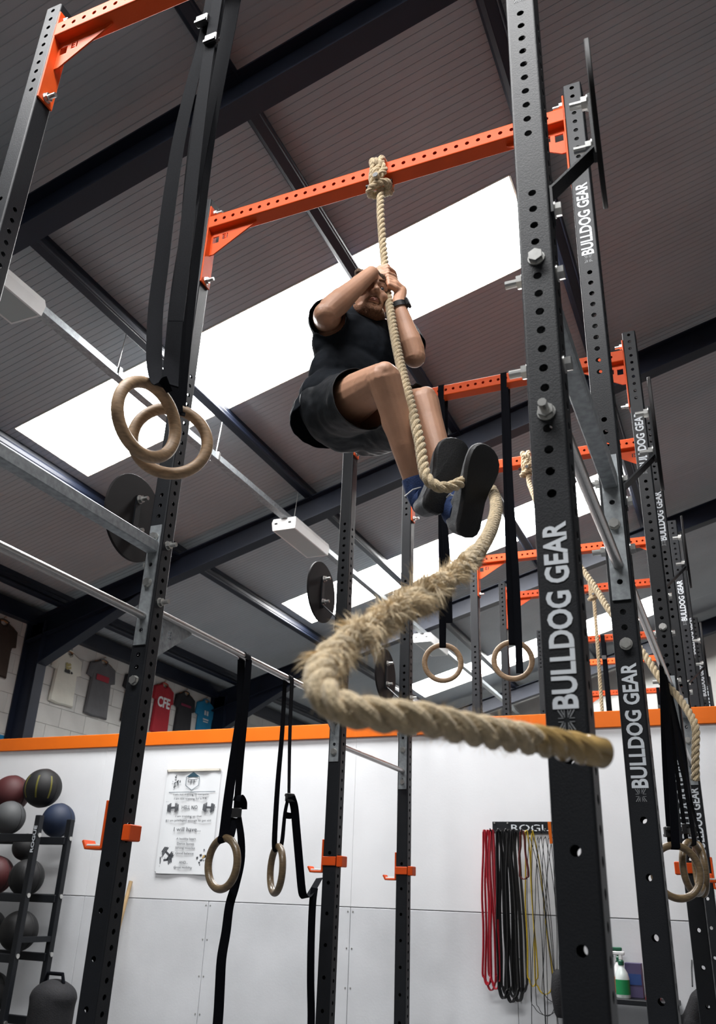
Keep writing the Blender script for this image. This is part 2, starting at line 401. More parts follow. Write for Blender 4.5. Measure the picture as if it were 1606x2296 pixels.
# suspended cable trunking and lamp housings
tr = thing('cable_trunking', 'long galvanised cable trunking hung on thin wires under the roof', 'trunking', (-4, 3, 4.88))
def loc_(o, p): o.location = V(p); return o
m = MB().box((0, 7.0, 0), (.06, 14.4, .05)); m.box((0, 7.0, -.032), (.075, 14.4, .014))
m.build('channel', 'galv', tr, smooth=False)
for yy in (4.27, 5.70, 7.25, 8.7, 10.15, 11.6, 13.0, 14.4):
    m = MB().cyl((0.03, yy-3, .37), (0, yy-3, .03), .0035, 6); m.box((0, yy-3, 0), (.085, .03, .075)); m.build('hanger_wire', 'zinc', tr)
for i, (yy, lab) in enumerate(((2.95, 'white box lamp housing cut off by the left edge under the roof'), (7.45, 'white box lamp housing hanging under the roof above the round black target'), (11.75, 'white box lamp housing hanging behind the far left wooden ring'))):
    L = thing('lamp_housing', lab, 'lamp', (-4, yy, 4.785), 'box lamps under the roof')
    b = MB()
    b.loft([[(-.13,-.4,.065),(.13,-.4,.065),(.13,.4,.065),(-.13,.4,.065)],[(-.14,-.41,.02),(.14,-.41,.02),(.14,.41,.02),(-.14,.41,.02)],[(-.13,-.4,-.065),(.13,-.4,-.065),(.13,.4,-.065),(-.13,.4,-.065)],[(-.115,-.385,-.065),(.115,-.385,-.065),(.115,.385,-.065),(-.115,.385,-.065)],[(-.115,-.385,-.058),(.115,-.385,-.058),(.115,.385,-.058),(-.115,.385,-.058)]], True, False)
    b.build('housing', 'lampbody', L, smooth=False)
    MB().box((0,0,-.062), (.228,.768,.004)).build('diffuser', 'lampglass', L, smooth=False)
    for q in (-.09, .07): MB().box((q, -.412, .005), (.03, .003, .016)).build('rating_label', 'pblack', L, smooth=False)

# ------------------------------------------------------------------ the rigs
XL, XRG, Y0, BA, BB, WD, HT = -2.1334, -.3081, 1.5310, 1.10, 1.8369, .0758, 4.434
def yd(k): return Y0 + ((k+1)//2)*BA + (k//2)*BB       # front face of row k
PIT = .0493
HF = [4.411-PIT*i for i in range(10)] + [3.426-PIT*i for i in range(10)] + [2.787-PIT*i for i in range(17)] + [1.489-PIT*3*i for i in range(9)]
HS = [4.386-PIT*i for i in range(10)] + [3.397-PIT*i for i in range(64)]
def perforated(mb, o, u, length, width, holes, nrm, r=.0096, wall=.004, n=16):
    """long flat face from o along u (length), centred across width, with holes cut through it"""
    o = V(o); u = V(u); nrm = V(nrm); w = nrm.cross(u); a, b = PIT/2, width/2
    hs = sorted(holes); pos = 0.0
    th = math.atan2(b, a); q = [0, th/2, th, (th+PI/2)/2]
    ang = q + [PI/2] + [PI-t for t in reversed(q[1:])] + [PI] + [PI+t for t in q[1:]] + [1.5*PI] + [2*PI-t for t in reversed(q[1:])]
    for h in hs:
        if h-a > pos+1e-5: mb.add([o+u*pos-w*b, o+u*(h-a)-w*b, o+u*(h-a)+w*b, o+u*pos+w*b], [(0,1,2,3)])
        pos = h+a; c = o+u*h; out = []; inn = []; dp = []
        for t in ang:
            ct, st = math.cos(t), math.sin(t); k = min(a/abs(ct) if abs(ct) > 1e-9 else 9, b/abs(st) if abs(st) > 1e-9 else 9)
            out.append(c+u*ct*k+w*st*k); inn.append(c+u*ct*r+w*st*r); dp.append(c+u*ct*r+w*st*r-nrm*wall)
        mb.loft([out, inn, dp])
    if pos < length-1e-5: mb.add([o+u*pos-w*b, o+u*length-w*b, o+u*length+w*b, o+u*pos+w*b], [(0,1,2,3)])
def tube_corners(mb, c, u, length, a, b, r):
    """rounded edges of a square tube along u"""
    u = V(u)
    a = V(a); b = V(b); h = WD/2
    for sa in (-1, 1):
        for sb in (-1, 1):
            cc = V(c) + a*sa*(h-r) + b*sb*(h-r)
            ring = [cc + a*sa*r*math.cos(t) + b*sb*r*math.sin(t) for t in (0, PI/8, PI/4, 3*PI/8, PI/2)]
            mb.loft([ring, [p+u*length for p in ring]], closed=False)
RC = .006
def upright_mesh():
    m = MB(); h = WD/2; fw = WD-2*RC
    for nrm, hs in ((V((0,-1,0)), HF), (V((0,1,0)), HF), (V((-1,0,0)), HS), (V((1,0,0)), HS)):
        perforated(m, nrm*h, Z, HT, fw, hs, nrm)
    tube_corners(m, (0,0,0), Z, HT, X, Y, RC)
    m.box((0,0,HT-.002), (WD-.004, WD-.004, .004))
    m.box((0,0,.005), (.14,.14,.01))
    return m.mesh('upright')
ME_UP = upright_mesh()
BL = XRG-(XL+WD)
def beam_mesh():
    m = MB(); hs = [.045+PIT*i for i in range(34)]
    for nrm in (V((0,-1,0)), V((0,1,0))): perforated(m, nrm*WD/2, X, BL, WD-2*RC, hs, nrm)
    for nrm in (V((0,0,-1)), V((0,0,1))): perforated(m, nrm*WD/2, X, BL, WD-2*RC, [], nrm)
    tube_corners(m, (0,0,0), X, BL, Y, Z, RC)
    return m.mesh('crossbeam')
ME_BM = beam_mesh()
E_ = [(0,0),(.024,0),(.024,.008),(.009,.008),(.009,.013),(.022,.013),(.022,.021),(.009,.021),(.009,.026),(.024,.026),(.024,.034),(0,.034)]
def gusset_mesh(L, Hh, t, logo=True):
    holes = []
    if logo:
        holes = [[(.010,-.075),(.045,-.075),(.045,-.035),(.010,-.035)], [(.088,-.062),(.095,-.062),(.095,-.030),(.088,-.030)],
                 [(.064+x*.8, -.062+z*.95) for x, z in E_]]
    me = plate([(0,0),(L,0),(L,-.012),(.022,-Hh),(0,-Hh)], holes, t, 'gusset')
    for v in me.vertices: v.co.y -= t/2
    return me
ME_GU = gusset_mesh(.25, .145, .006); ME_GB = gusset_mesh(.25, .165, .006, False)
def gb():
    me = plate([(0,0),(.25,0),(.25,-.01),(.03,-.165),(0,-.165)], [[(.04,-.03),(.05,-.03),(.05,-.085),(.04,-.085)], [(.085+x, -.072+z) for x, z in E_]], .005, 'gusset')
    for v in me.vertices: v.co.y -= .0025
    return me
ME_GB = gb()
ME_EP = MB().box((0,0,0), (.008, WD, .47), bev=.002).mesh('end_plate', False)
def nut(stud): 
    m = MB(); hexbolt(m, (0,0,0), X, stud); return m.mesh('bolt')
ME_NUT, ME_HEX = nut(.028), nut(0)
ROTX = {'+x': 0, '-x': PI, '+y': PI/2, '-y': -PI/2}
def bolt(parent, p, d, stud=True):
    o = link('bolt', ME_NUT if stud else ME_HEX, 'zinc', parent, p); o.rotation_euler = (random.random()*0, 0, ROTX[d]); return o
ME_TX = text_mesh('BULLDOG GEAR', .361, .047, .0006, .028)
def flag_mesh():
    m = MB(); w, h = .035, .029
    def st(a, b, t):
        a = V((*a, 0)); b = V((*b, 0)); d = (b-a).normalized(); n = V((-d.y, d.x, 0))*t/2
        m.loft([[a+n, a-n, b-n, b+n], [p+V((0,0,.0005)) for p in (a+n, a-n, b-n, b+n)]], True, True)
    for sx in (-1, 1):
        for sy in (-1, 1):
            st((sx*.005, sy*.0065), (sx*w/2, sy*h/2), .002); st((sx*.009, sy*.0045), (sx*w/2, sy*h/2*.6), .0016)
            st((sx*.0032, sy*.005), (sx*.0032, sy*h/2), .0012); st((sx*.0045, sy*.0032), (sx*w/2, sy*.0032), .0012)
    return m.mesh('flag_emblem', False)
ME_FL = flag_mesh()
TXROT = Matrix(((0,-1,0),(0,0,-1),(1,0,0)))      # text x -> up the post, text up -> -X, facing -Y
def lettering(up):
    for z in (3.690, 1.755):
        o = link('lettering', ME_TX, 'letter', up, (0, -WD/2-.0003, z), label='grey-white vertical lettering'); o.rotation_euler = TXROT.to_euler()
    for z in (3.690-.20, 1.755-.20):
        o = link('flag_emblem', ME_FL, 'flag', up, (0, -WD/2-.0003, z)); o.rotation_euler = TXROT.to_euler()
def hole_plate(w, z0, z1, holes, t):
    o = [(-w/2, z0), (w/2, z0), (w/2, z1), (-w/2, z1)]
    me = plate(o, [circ(0, z, .009) for z in holes], t, 'mounting_plate'); return me
ME_P2 = hole_plate(.056, 2.135, 2.645, [2.194, 2.470], .006)
ME_P1 = hole_plate(.056, 1.965, 2.335, [2.06, 2.22], .006)
ME_DISC = None
def disc_mesh():
    m = MB(); n = 64; R_ = .193; rings = []
    for r, x in ((R_-.002, -.006), (R_, -.004), (R_, .004), (R_-.002, .006)):
        rings.append([(x, r*math.cos(2*PI*i/n), r*math.sin(2*PI*i/n)) for i in range(n)])
    return m.loft(rings, True, True).mesh('wall_ball_target')
ME_DISC = disc_mesh()

def rig(name, label, ks, loc):
    R_ = thing(name, label, 'rig', loc)
    O = V(loc)
    P = lambda x, y, z: V((x, y, z))-O
    for k in ks:
        y = yd(k)+WD/2
        for side, x in ((-1, XL+WD/2), (1, XRG+WD/2)):
            u = link('upright', ME_UP, 'black', R_, P(x, y, 0))
            if side > 0: lettering(u); u['label'] = 'black perforated upright with grey-white lettering'
            else: u['label'] = 'black perforated upright without lettering'
            s = 'x' ; sg = '+' if side < 0 else '-'
            if k < 4:
                dz = -.185 if k >= 2 else 0
                if k % 2: bolt(u, (0, -WD/2, 1.995), '-y', False)
                else: bolt(u, (0, -WD/2, 2.590), '-y', False)
                if k % 2 == 0: bolt(u, (0, -WD/2, 2.184), '-y', True)
                for z in (2.565, 2.318): bolt(u, (WD/2, 0, z), '+x', side < 0); bolt(u, (-WD/2, 0, z), '-x', side > 0)
        b = link('crossbeam', ME_BM, 'orange', R_, P(XL+WD, y, 4.2775))
        b['label'] = 'orange perforated crossbeam with triangular end gussets'
        for sg, x0 in ((1, 0), (-1, BL)):
            e = link('end_plate', ME_EP, 'orange', b, (x0+sg*.004, 0, 4.15-4.2775))
            g = link('gusset', ME_GU, 'orange', b, (x0+sg*.008, 0, -WD/2+.0005))
            if sg < 0: g.rotation_euler = (0, 0, PI)
            for z in (4.362, 3.942): bolt(b, (x0+sg*.008, 0, z-4.2775), '+x' if sg > 0 else '-x', True)
    for k in ks:
        for side, x in ((-1, XL+WD/2), (1, XRG+WD/2)):
            if k+1 in ks and k < 3:
                ya, yb = yd(k)+WD, yd(k+1); xm = x; t = MB()
                if k % 2 == 0:
                    dz = -.185 if k else 0
                    bar = thing('pull_up_bar', None, None, P(xm, ya, 0)); bar.parent = R_
                    bar['label'] = 'galvanised double pull-up bar of one box bar above one round bar'
                    Ln = yb-ya
                    t = MB().tube([(0,.006,2.252+dz),(0,Ln-.006,2.252+dz)], .0165, 20); t.build('round_bar', 'chrome', bar)
                    MB().box((0, Ln/2, 2.545+dz), (.05, Ln-.012, .05), bev=.004).build('box_bar', 'galv', bar, smooth=False)
                    for yy, d, of in ((0, '-y', 0), (Ln, '-y', -.006)):
                        pl = link('mounting_plate', ME_P2, 'galv', bar, (0, yy+of, dz))
                    # the far upright carries its plate on the camera side of the tube
                    for z in (2.591, 2.391): bolt(bar, (0, Ln-.006, z+dz), '-y', False)
                else:
                    bar = thing('pull_up_bar', None, None, P(xm, ya, 0)); bar.parent = R_
                    bar['label'] = 'single bare steel pull-up bar with triangular end gussets'
                    Ln = yb-ya
                    MB().tube([(0,.004,2.293),(0,Ln-.004,2.293)], .0165, 20).build('round_bar', 'chrome', bar)
                    for yy, sg in ((0, 1), (Ln, -1)):
                        g = link('gusset', ME_GB, 'galv', bar, (0, yy+sg*.006, 2.280)); g.rotation_euler = (0, 0, sg*PI/2)
                        pl = link('mounting_plate', ME_P1, 'galv', bar, (0, yy+(0 if sg > 0 else -.006), 0))
                        bolt(bar, (0, yy+sg*.006, 2.02), '+y' if sg > 0 else '-y', False)
            if k < 4:
                zc = (2.98, 2.72, 3.0, 2.74)[k]; xd = side*.120 + side*WD/2
                d = link('wall_ball_target', ME_DISC, 'disc', R_, P(x+xd, yd(k)+WD/2, zc), label='round dark wall-ball target disc on an arm')
                if side > 0: d.rotation_euler = (0, 0, (.068, .040, .024, .019)[k])
                a = MB(); s = -side
                a.box((s*.010, 0, .0), (.008, .032, .20)); 
                d0 = V((s*.012, 0, -.085)); d1 = V((s*.120, 0, -.185)); dr = (d1-d0)
                ax = (dr.normalized(), Y, dr.normalized().cross(Y))
                a.box((d0+d1)/2, (dr.length, .045, .006), ax)
                a.box((s*.117, 0, -.22), (.006, .05, .08))
                a.build('arm', 'black', d, smooth=False)
                for z in (.085, -.065): bolt(d, (s*.014, 0, z), '+x' if s > 0 else '-x', True); 
                bolt(d, (s*.114, 0, -.235), '-x' if s > 0 else '+x', False)
    return R_
rig('training_rig', 'large black and orange training rig in front of the white partition', [0,1,2,3], (-1.2, 1.5, 0))
rig('training_rig', 'further black and orange rig in the room behind the orange-topped partition', [4,5,6,7,8], (-1.2, 7.3, 0))

# J-cups hooked over the uprights
def jcup(k, side, label, dz=0.0):
    x = (XL if side < 0 else XRG)+WD/2; y = yd(k)+WD/2; h = WD/2
    J = thing('j_cup', label, 'hook', (x, y, 1.47+dz), 'orange j-cups on the uprights')
    s = side
    b = MB(); b.box((s*(h+.006), -.004, .005), (.010, .065, .165), bev=.002)
    b.box((s*(h+.041), -.004, -.075), (.070, .065, .010), bev=.002)
    dr = V((s*.6, 0, 1)).normalized()
    b.box(V((s*(h+.082), -.004, -.064)), (.010, .065, .034), (dr.cross(Y)*-1, Y, dr), bev=.002)
    b.build('hook', 'orange', J, smooth=False)
    c = MB(); c.box((-s*(h+.018), 0, -.022), (.034, .07, .055), bev=.003)
    if k: c.box((0, -h-.005, -.022), (WD+.004, .008, .045), bev=.002) if k != 1 else None
    c.build('bracket', 'orange', J, smooth=False)
    l = MB(); l.box((s*(h+.042), -.004, -.066), (.064, .058, .008), bev=.002)
    l.build('white_liner', 'uhmw', J, smooth=False)
jcup(1, -1, 'orange j-cup hooked on the black upright left of the white poster')
jcup(2, -1, 'orange j-cup with a front band on the upright beside the lower hanging rings')
jcup(3, -1, 'orange j-cup on the thin upright in front of the bare white wall', 0)
jcup(2, 1, 'orange j-cup behind the wooden rings at the right edge')
jcup(3, 1, 'orange j-cup on the lettered upright cut by the right edge')

# ------------------------------------------------------------------ ropes
def strand_tubes(path, R_, pitch, phase=0.0, n=9, rs=.5, wob=0.0, swell=0.0):
    """three laid strands along a path; returns one MB per strand"""
    fr = frames(path); out = []; s = [0.0]
    for i in range(1, len(path)): s.append(s[-1]+(path[i]-path[i-1]).length)
    for k in range(3):
        pts = []; rad = []
        for i, p in enumerate(path):
            a = phase + 2*PI*(s[i]/pitch + k/3)
            w = wob(s[i], k) if callable(wob) else 0
            RR = R_*(1+.35*w)
            pts.append(p + (fr[i][1]*math.cos(a)+fr[i][2]*math.sin(a))*RR*(1-rs)); rad.append(RR*rs*(1.04+swell)*(1+w*.5))
        out.append(MB().tube(pts, rad, n))
    return out, s, fr
def simple_rope(root, pts, R_, m='rope', per=6, step=.008, phase=0):
    path = resample(spline(pts, per), step)
    st, s, fr = strand_tubes(path, R_, R_*4.8, phase, 7)
    for t in st: t.build('strand', m, root)
    return path
def knot(root, x, y, scale=1.0, R_=.019):
    """rope doubled over a crossbeam whose front face is at y, with a collar and a cut tail"""
    k = thing('knot', None, None); k.parent = root; k['label'] = 'knot tied over the orange crossbeam'
    b = WD
    def P(dx, dy, dz): return V((x+dx, y+dy, 4.2777+dz))
    loops = [[P(-.022,-.012,-.110),P(-.026,-.022,-.06),P(-.022,-.022,0),P(-.028,-.020,.038),P(-.030,.0,.056),P(-.026,.04,.060),P(-.02,.082,.048),P(-.012,b+.020,0),P(-.008,b+.02,-.05),P(0,.05,-.075)],
             [P(.012,-.024,-.105),P(-.004,-.040,-.06),P(.012,-.026,-.01),P(.016,-.021,.036),P(.010,.002,.056),P(.010,.04,.06),P(.012,.082,.048),P(.016,b+.020,0),P(.014,b+.02,-.05),P(.006,.05,-.078)],
             [P(.018,-.040,-.080),P(.030,-.022,-.03),P(.004,-.036,.012),P(-.016,-.024,.03)]]
    for i, lp in enumerate(loops):
        for t in strand_tubes(resample(spline(lp, 8), .005), R_*.95, R_*4, i, 8)[0]: t.build('strand', 'rope', k)
    ring = [P(.045*math.cos(a)-.002, .012+.030*math.sin(a)-.01, -.112+.014*math.cos(a)*1.0) for a in [2*PI*i/16*1.15-.6 for i in range(17)]]
    for t in strand_tubes(resample(spline(ring, 6), .005), R_*.92, R_*4, 1, 8)[0]: t.build('strand', 'rope', k)
    t = MB().cyl(P(.003,.0,-.086), P(.006,-.062,-.092), R_*.78, 14); t.build('cut_tail', 'rope', k)
    MB().cyl(P(.006,-.0622,-.092), P(.006,-.064,-.092), R_*.66, 14).build('taped_end', 'plastic', k)
    MB().cyl(P(-.072,.02,-.062), P(.05,.03,-.058), .011, 12).build('black_pin', 'plastic', k)
    return k

RP = [(-1.139,2.640,4.17),(-1.135,2.636,4.10),(-1.129,2.629,4.008),(-1.116,2.629,3.852),(-1.096,2.613,3.71),(-1.069,2.568,3.584),(-1.050,2.540,3.488),(-1.013,2.487,3.339),(-.963,2.416,3.152),(-.907,2.335,2.968),(-.848,2.250,2.793),(-.803,2.192,2.649),(-.773,2.161,2.546),(-.755,2.139,2.462),(-.736,2.120,2.397),(-.706,2.126,2.365),(-.67,2.142,2.364),(-.645,2.185,2.397),(-.633,2.274,2.446),(-.612,2.328,2.453),(-.576,2.28,2.389),(-.535,2.14,2.273),(-.502,1.958,2.138),(-.472,1.759,2.008),(-.453,1.581,1.899),(-.443,1.425,1.81),(-.44,1.276,1.726),(-.437,1.144,1.656),(-.436,1.04,1.599),(-.433,.955,1.554),(-.423,.884,1.513),(-.406,.824,1.478),(-.387,.787,1.449),(-.368,.78,1.432),(-.343,.784,1.423),(-.316,.808,1.422),(-.291,.832,1.423),(-.259,.883,1.421),(-.227,.945,1.423),(-.19,1.009,1.424),(-.156,1.058,1.4225)]
RR = .0178
rope = thing('climbing_rope', 'thick frayed climbing rope tied to the nearer orange crossbeam, swinging out past the climber', 'rope', (-1.139, 2.64, 4.17))
path = resample(spline(RP, 10), .0035)
sarr = [0.0]
for i in range(1, len(path)): sarr.append(sarr[-1]+(path[i]-path[i-1]).length)
LEN = sarr[-1]
def s_at(p):
    p = V(p); return sarr[min(range(len(path)), key=lambda i: (path[i]-p).length)]
S_FRAY0, S_FRAY1, S_LOOP, S_FOOT = s_at(RP[23]), s_at(RP[32]), s_at(RP[33]), s_at(RP[19])
def wob(s, k):
    if s < S_FRAY0 or s > S_FRAY1: return 0.0
    e = min(1, (s-S_FRAY0)/.12, (S_FRAY1-s)/.12)
    return e*(.55*noise.noise(V((s*20, k*5.3, 0))) + .55*noise.noise(V((s*55, k*9.1, 3))))
S_RES = LEN-.098
cut = next(i for i, s in enumerate(sarr) if s >= S_RES)
RLOC = V((-1.139, 2.64, 4.17))
rel = lambda ps: [p-RLOC for p in ps]
st, sA, frA = strand_tubes(rel(path), RR, .086, 0, 10, .5, wob)
def sub_tube(full_n, mb, a, b):
    n = 10; m = MB(); m.v = mb.v[a*n:b*n]
    for i in range(b-a-1):
        for j in range(n):
            k = (j+1) % n; m.f.append((i*n+j, i*n+k, (i+1)*n+k, (i+1)*n+j))
    m.f.append(tuple(range(n))); m.f.append(tuple((b-a-1)*n+j for j in range(n))); return m
N = len(path)
for t in st: sub_tube(N, t, 0, cut+1).build('strand', 'rope', rope)
res = MB()
st2, _, _ = strand_tubes(rel(path), RR*1.0, .086, 0, 10, .5, None, .05)
for t in st2:
    q = sub_tube(N, t, cut-1, N); res.add(q.v, q.f)
e0, e1 = rel(path)[cut], rel(path)[-1]
res.tube(rel(path)[cut::4]+[e1], RR*.80, 16)
res.tube([e1-frA[-1][0]*.03, e1-frA[-1][0]*.012, e1+frA[-1][0]*.012, e1+frA[-1][0]*.013], [RR*.8, RR*.97, RR*1.02, RR*.99], 28)
res.build('whipped_end', 'resin', rope, label='glossy stiffened brown rope end')
kn = knot(rope, -1.141, 2.631)
for ch in kn.children: pass
kn.location = -RLOC
# loose fibres: short fuzz everywhere below the feet, long tufts where the lay has burst
def fibre(m, p, d, L, w, droop, curl):
    q = V((random.gauss(0,1), random.gauss(0,1), random.gauss(0,1))).normalized()
    pts = [p]; dd = d.copy()
    for i in range(3):
        dd = (dd + V((0,0,-droop)) + q*curl).normalized(); pts.append(pts[-1]+dd*L/3)
    sd = d.cross(q).normalized()*w/2
    m.add([pts[0]-sd, pts[0]+sd, pts[1]-sd*.8, pts[1]+sd*.8, pts[2]-sd*.5, pts[2]+sd*.5, pts[3]], [(0,1,3,2), (2,3,5,4), (4,5,6)])
fz = MB(); PR = rel(path)
def at_s(s): return min(range(N), key=lambda i: abs(sarr[i]-s)) if False else min(N-1, int(s/LEN*(N-1)))
def surf(i, a, f=1.0): return PR[i] + (frA[i][1]*math.cos(a)+frA[i][2]*math.sin(a))*RR*f
for k in range(7000):
    s = random.uniform(S_FOOT, S_RES-.005); i = at_s(s); a = random.uniform(0, 2*PI)
    n = (surf(i, a)-PR[i]).normalized(); near = S_FRAY0 < s < S_LOOP+.25
    L = random.uniform(.006, .017) if near else random.uniform(.003, .009)
    fibre(fz, surf(i, a, .86), (n*.6+frA[i][0]*random.uniform(-1.2,1.2)+frA[i][1]*random.gauss(0,.4)).normalized(), L, .0005, .05, .35)
fz.build('fuzz', 'fibre', rope, kind='stuff')
tf = MB()
for c in range(190):
    s = random.triangular(S_FRAY0+.02, S_FRAY1+.05, S_FRAY0+(S_FRAY1-S_FRAY0)*.62); i0 = at_s(s); a0 = random.uniform(0, 2*PI)
    big = random.random()
    Lc = random.uniform(.014, .034)*(1.9 if big > .86 else 1)
    tdir = random.choice((-1, 1))*random.uniform(.3, 1.3)
    n0 = (surf(i0, a0)-PR[i0]).normalized(); base = (n0*random.uniform(.3,.9)+frA[i0][0]*tdir).normalized()
    qd = V((random.gauss(0,1), random.gauss(0,1), random.gauss(0,1)))*.25
    for k in range(40):
        i = max(0, min(N-1, i0+random.randint(-4, 4))); a = a0+random.gauss(0, .33)
        fibre(tf, surf(i, a, .82), (base+qd*.3+V((random.gauss(0,.13), random.gauss(0,.13), random.gauss(0,.13)))).normalized(), Lc*random.uniform(.55,1.1), .0015, .22, .16)
tf.build('frayed_tufts', 'fibre', rope, kind='stuff', label='burst frayed tufts of rope fibre')

r2 = thing('climbing_rope', 'rope knotted on an orange beam behind the nearest lettered upright, pulled aside rightwards', 'rope')
knot(r2, -1.146, yd(3))
simple_rope(r2, [(-1.144,yd(3)+.01,4.17),(-1.138,5.55,4.09),(-1.112,5.5,3.99),(-1.0,5.3,3.66),(-.85,5.05,3.36),(-.691,4.808,3.063),(-.609,4.689,2.895),(-.536,4.563,2.73),(-.375,4.417,2.446),(-.300,4.348,2.29),(-.235,4.315,2.205),(-.180,4.25,2.09),(-.166,4.22,2.018),(-.180,4.22,1.92),(-.195,4.25,1.80)], .019)
r3 = thing('climbing_rope', 'thin-looking rope hanging straight down behind the orange-topped partition', 'rope')
knot(r3, -1.148, yd(5))
simple_rope(r3, [(-1.146,yd(5)+.01,4.17),(-1.150,yd(5)+.01,3.6),(-1.158,yd(5)+.01,3.0),(-1.16,yd(5)+.01,2.2)], .019)

# ------------------------------------------------------------------ rings on straps
def ring_set(name, label, group, c, u, top, tails, wood='wood', buckle=None, width=.038, gap=(.0, .05), front=True):
    """wooden ring at c in the plane of u and z; two strap legs run up to the bar at top"""
    c = V(c); u = V(u).normalized(); top = V(top)
    G = thing(name, label, 'gym ring', c, group)
    MB().torus((0,0,0), .102, .0150, u, Z, 56, 16).build('ring', wood, G)
    t = top-c; a = V((0,0,.118)); nn = u.cross(Z)
    yb = gap[1]
    n = 10
    for sgn in (-1, 1):
        pts = []; wd = []; xo = V(gap[2])*sgn if len(gap) > 2 else V((0,0,0))
        for i in range(n+1):
            f = i/n; p = a.lerp(t, f)
            off = nn*sgn*.017*(1-f)**2 + V((0, sgn*yb, 0))*f + xo*math.sin(PI*min(1,f*1.1))*.6
            pts.append(p+off); wd.append(u.lerp(V(gap[0]) if isinstance(gap[0], tuple) else X, f))
        if sgn < 0:
            lo = [V((0,0,.086))-nn*.001, V((0,0,.092))-nn*.016, V((0,0,.103))-nn*.0175]
            wd = [u]*3+wd; pts = lo+pts
        else:
            lo = [V((0,0,.086))+nn*.001, V((0,0,.092))+nn*.016, V((0,0,.103))+nn*.0175]
            wd = [u]*3+wd; pts = lo+pts
        pts = [p for p in pts]
        MB().ribbon(pts, width, wd, .0022).build('strap', 'strap', G)
    ov = MB(); ov.ribbon([t+V((0,-yb,0)), t+V((0,-yb*.9,yb*.7)), t+V((0,0,yb)), t+V((0,yb*.9,yb*.7)), t+V((0,yb,0))], width, X if not isinstance(gap[0], tuple) else V(gap[0]), .0022)
    ov.build('strap_loop', 'strap', G)
    for pts in tails:
        w_ = [V(q[3]) if len(q) > 3 else u for q in pts]; ps = [V(q[:3])-c for q in pts]
        ps2 = spline(ps, 5); m2 = len(ps2); w2 = []
        for i in range(m2):
            f = i/(m2-1)*(len(w_)-1); j = min(int(f), len(w_)-2); w2.append(w_[j].lerp(w_[j+1], f-j))
        MB().ribbon(ps2, width, w2, .0022).build('strap_tail', 'strap', G)
    if buckle:
        b = V(buckle)-c; m = MB()
        m.box(b, (.048, .022, .042), (u, nn, Z), bev=.003); m.box(b+nn*.014+V((0,0,.012)), (.044, .012, .016), (u, nn, Z), bev=.003); m.box(b-nn*.014-V((0,0,.014)), (.046, .006, .010), (u, nn, Z))
        m.build('cam_buckle', 'plastic', G)
    return G
def ring_parts(name, label, group, c, u, wood, legs, buckles=(), R_=.1015, r_=.0165):
    """wooden ring at c in the plane of u and z; legs are webbing ribbons given point by point as (part name, points, width, first and last width direction)"""
    c = V(c); u = V(u).normalized()
    G = thing(name, label, 'gym ring', c, group)
    MB().torus((0,0,0), R_, r_, u, Z, 56, 16).build('ring', wood, G)
    for nm, pts, w, d0, d1 in legs:
        ps = spline([V(p)-c for p in pts], 5); n = len(ps)-1
        MB().ribbon(ps, w, [V(d0).lerp(V(d1), i/n) for i in range(n+1)], .0022).build(nm, 'strap', G)
    for b, ax in buckles:
        b = V(b)-c; p = V(ax).normalized(); q = p.cross(Z); m = MB()
        m.box(b, (.046, .020, .040), (p, q, Z), bev=.003); m.box(b-q*.013+V((0,0,.011)), (.042, .012, .015), (p, q, Z), bev=.003); m.box(b+q*.012-V((0,0,.014)), (.044, .006, .010), (p, q, Z))
        m.build('cam_buckle', 'plastic', G)
    return G
bt = 4.285
CRH = (.85,.52,0)
FY, BY, TZ = yd(0)-.004, yd(0)+WD+.004, 4.2777
def over(x0): return [(x0,FY,TZ-.03),(x0,FY,TZ+.03),(x0,FY+.010,TZ+.041),(x0,yd(0)+WD/2,TZ+.042),(x0,BY-.010,TZ+.041),(x0,BY,TZ+.03),(x0,BY,TZ-.03)]
A1 = [(-1.227,1.506,2.456),(-1.248,1.498,2.449),(-1.275,1.505,2.495),(-1.300,1.515,2.570),(-1.333,1.530,2.738),(-1.349,1.540,2.922),(-1.358,1.540,3.13),(-1.360,1.538,3.389),(-1.346,1.535,3.622),(-1.322,1.532,3.85),(-1.316,FY,4.06),(-1.314,FY,TZ-.03)]
A2 = [(-1.227,1.514,2.456),(-1.236,1.520,2.472),(-1.262,1.540,2.604),(-1.293,1.565,2.819),(-1.301,1.575,3.037),(-1.310,1.585,3.29),(-1.311,1.595,3.542),(-1.306,1.605,3.81),(-1.312,BY,4.06),(-1.314,BY,TZ-.03)]
AT = [(-1.280,FY-.008,4.06),(-1.276,1.512,3.755),(-1.268,1.508,3.48),(-1.258,1.506,3.199),(-1.246,1.504,2.959),(-1.236,1.502,2.768),(-1.232,1.50,2.651)]
ring_parts('gymnastic_ring', 'wooden ring of the big upper left pair, tilted and in front of its twin', 'upper left rings', (-1.300,1.530,2.376), (.17,.986,0), 'wood',
   [('strap', A1, .042, (.6,.8,0), X), ('strap', A2, .042, (.6,.8,0), X), ('strap_loop', over(-1.314), .036, X, X), ('strap_tail', AT, .040, X, (.9,.4,0))], [((-1.322,FY-.016,3.92), X)])
B1 = [(-1.313,1.657,2.470),(-1.315,1.655,2.482),(-1.318,1.645,2.552),(-1.319,1.635,2.645),(-1.320,1.615,2.820),(-1.316,1.590,3.070),(-1.308,1.556,3.347),(-1.300,1.545,3.624),(-1.285,1.535,3.852),(-1.275,FY,4.072),(-1.272,FY,TZ-.03)]
B2 = [(-1.313,1.665,2.470),(-1.316,1.669,2.494),(-1.318,1.660,2.64),(-1.316,1.640,3.0),(-1.298,1.605,3.5),(-1.282,BY,4.0),(-1.272,BY,TZ-.03)]
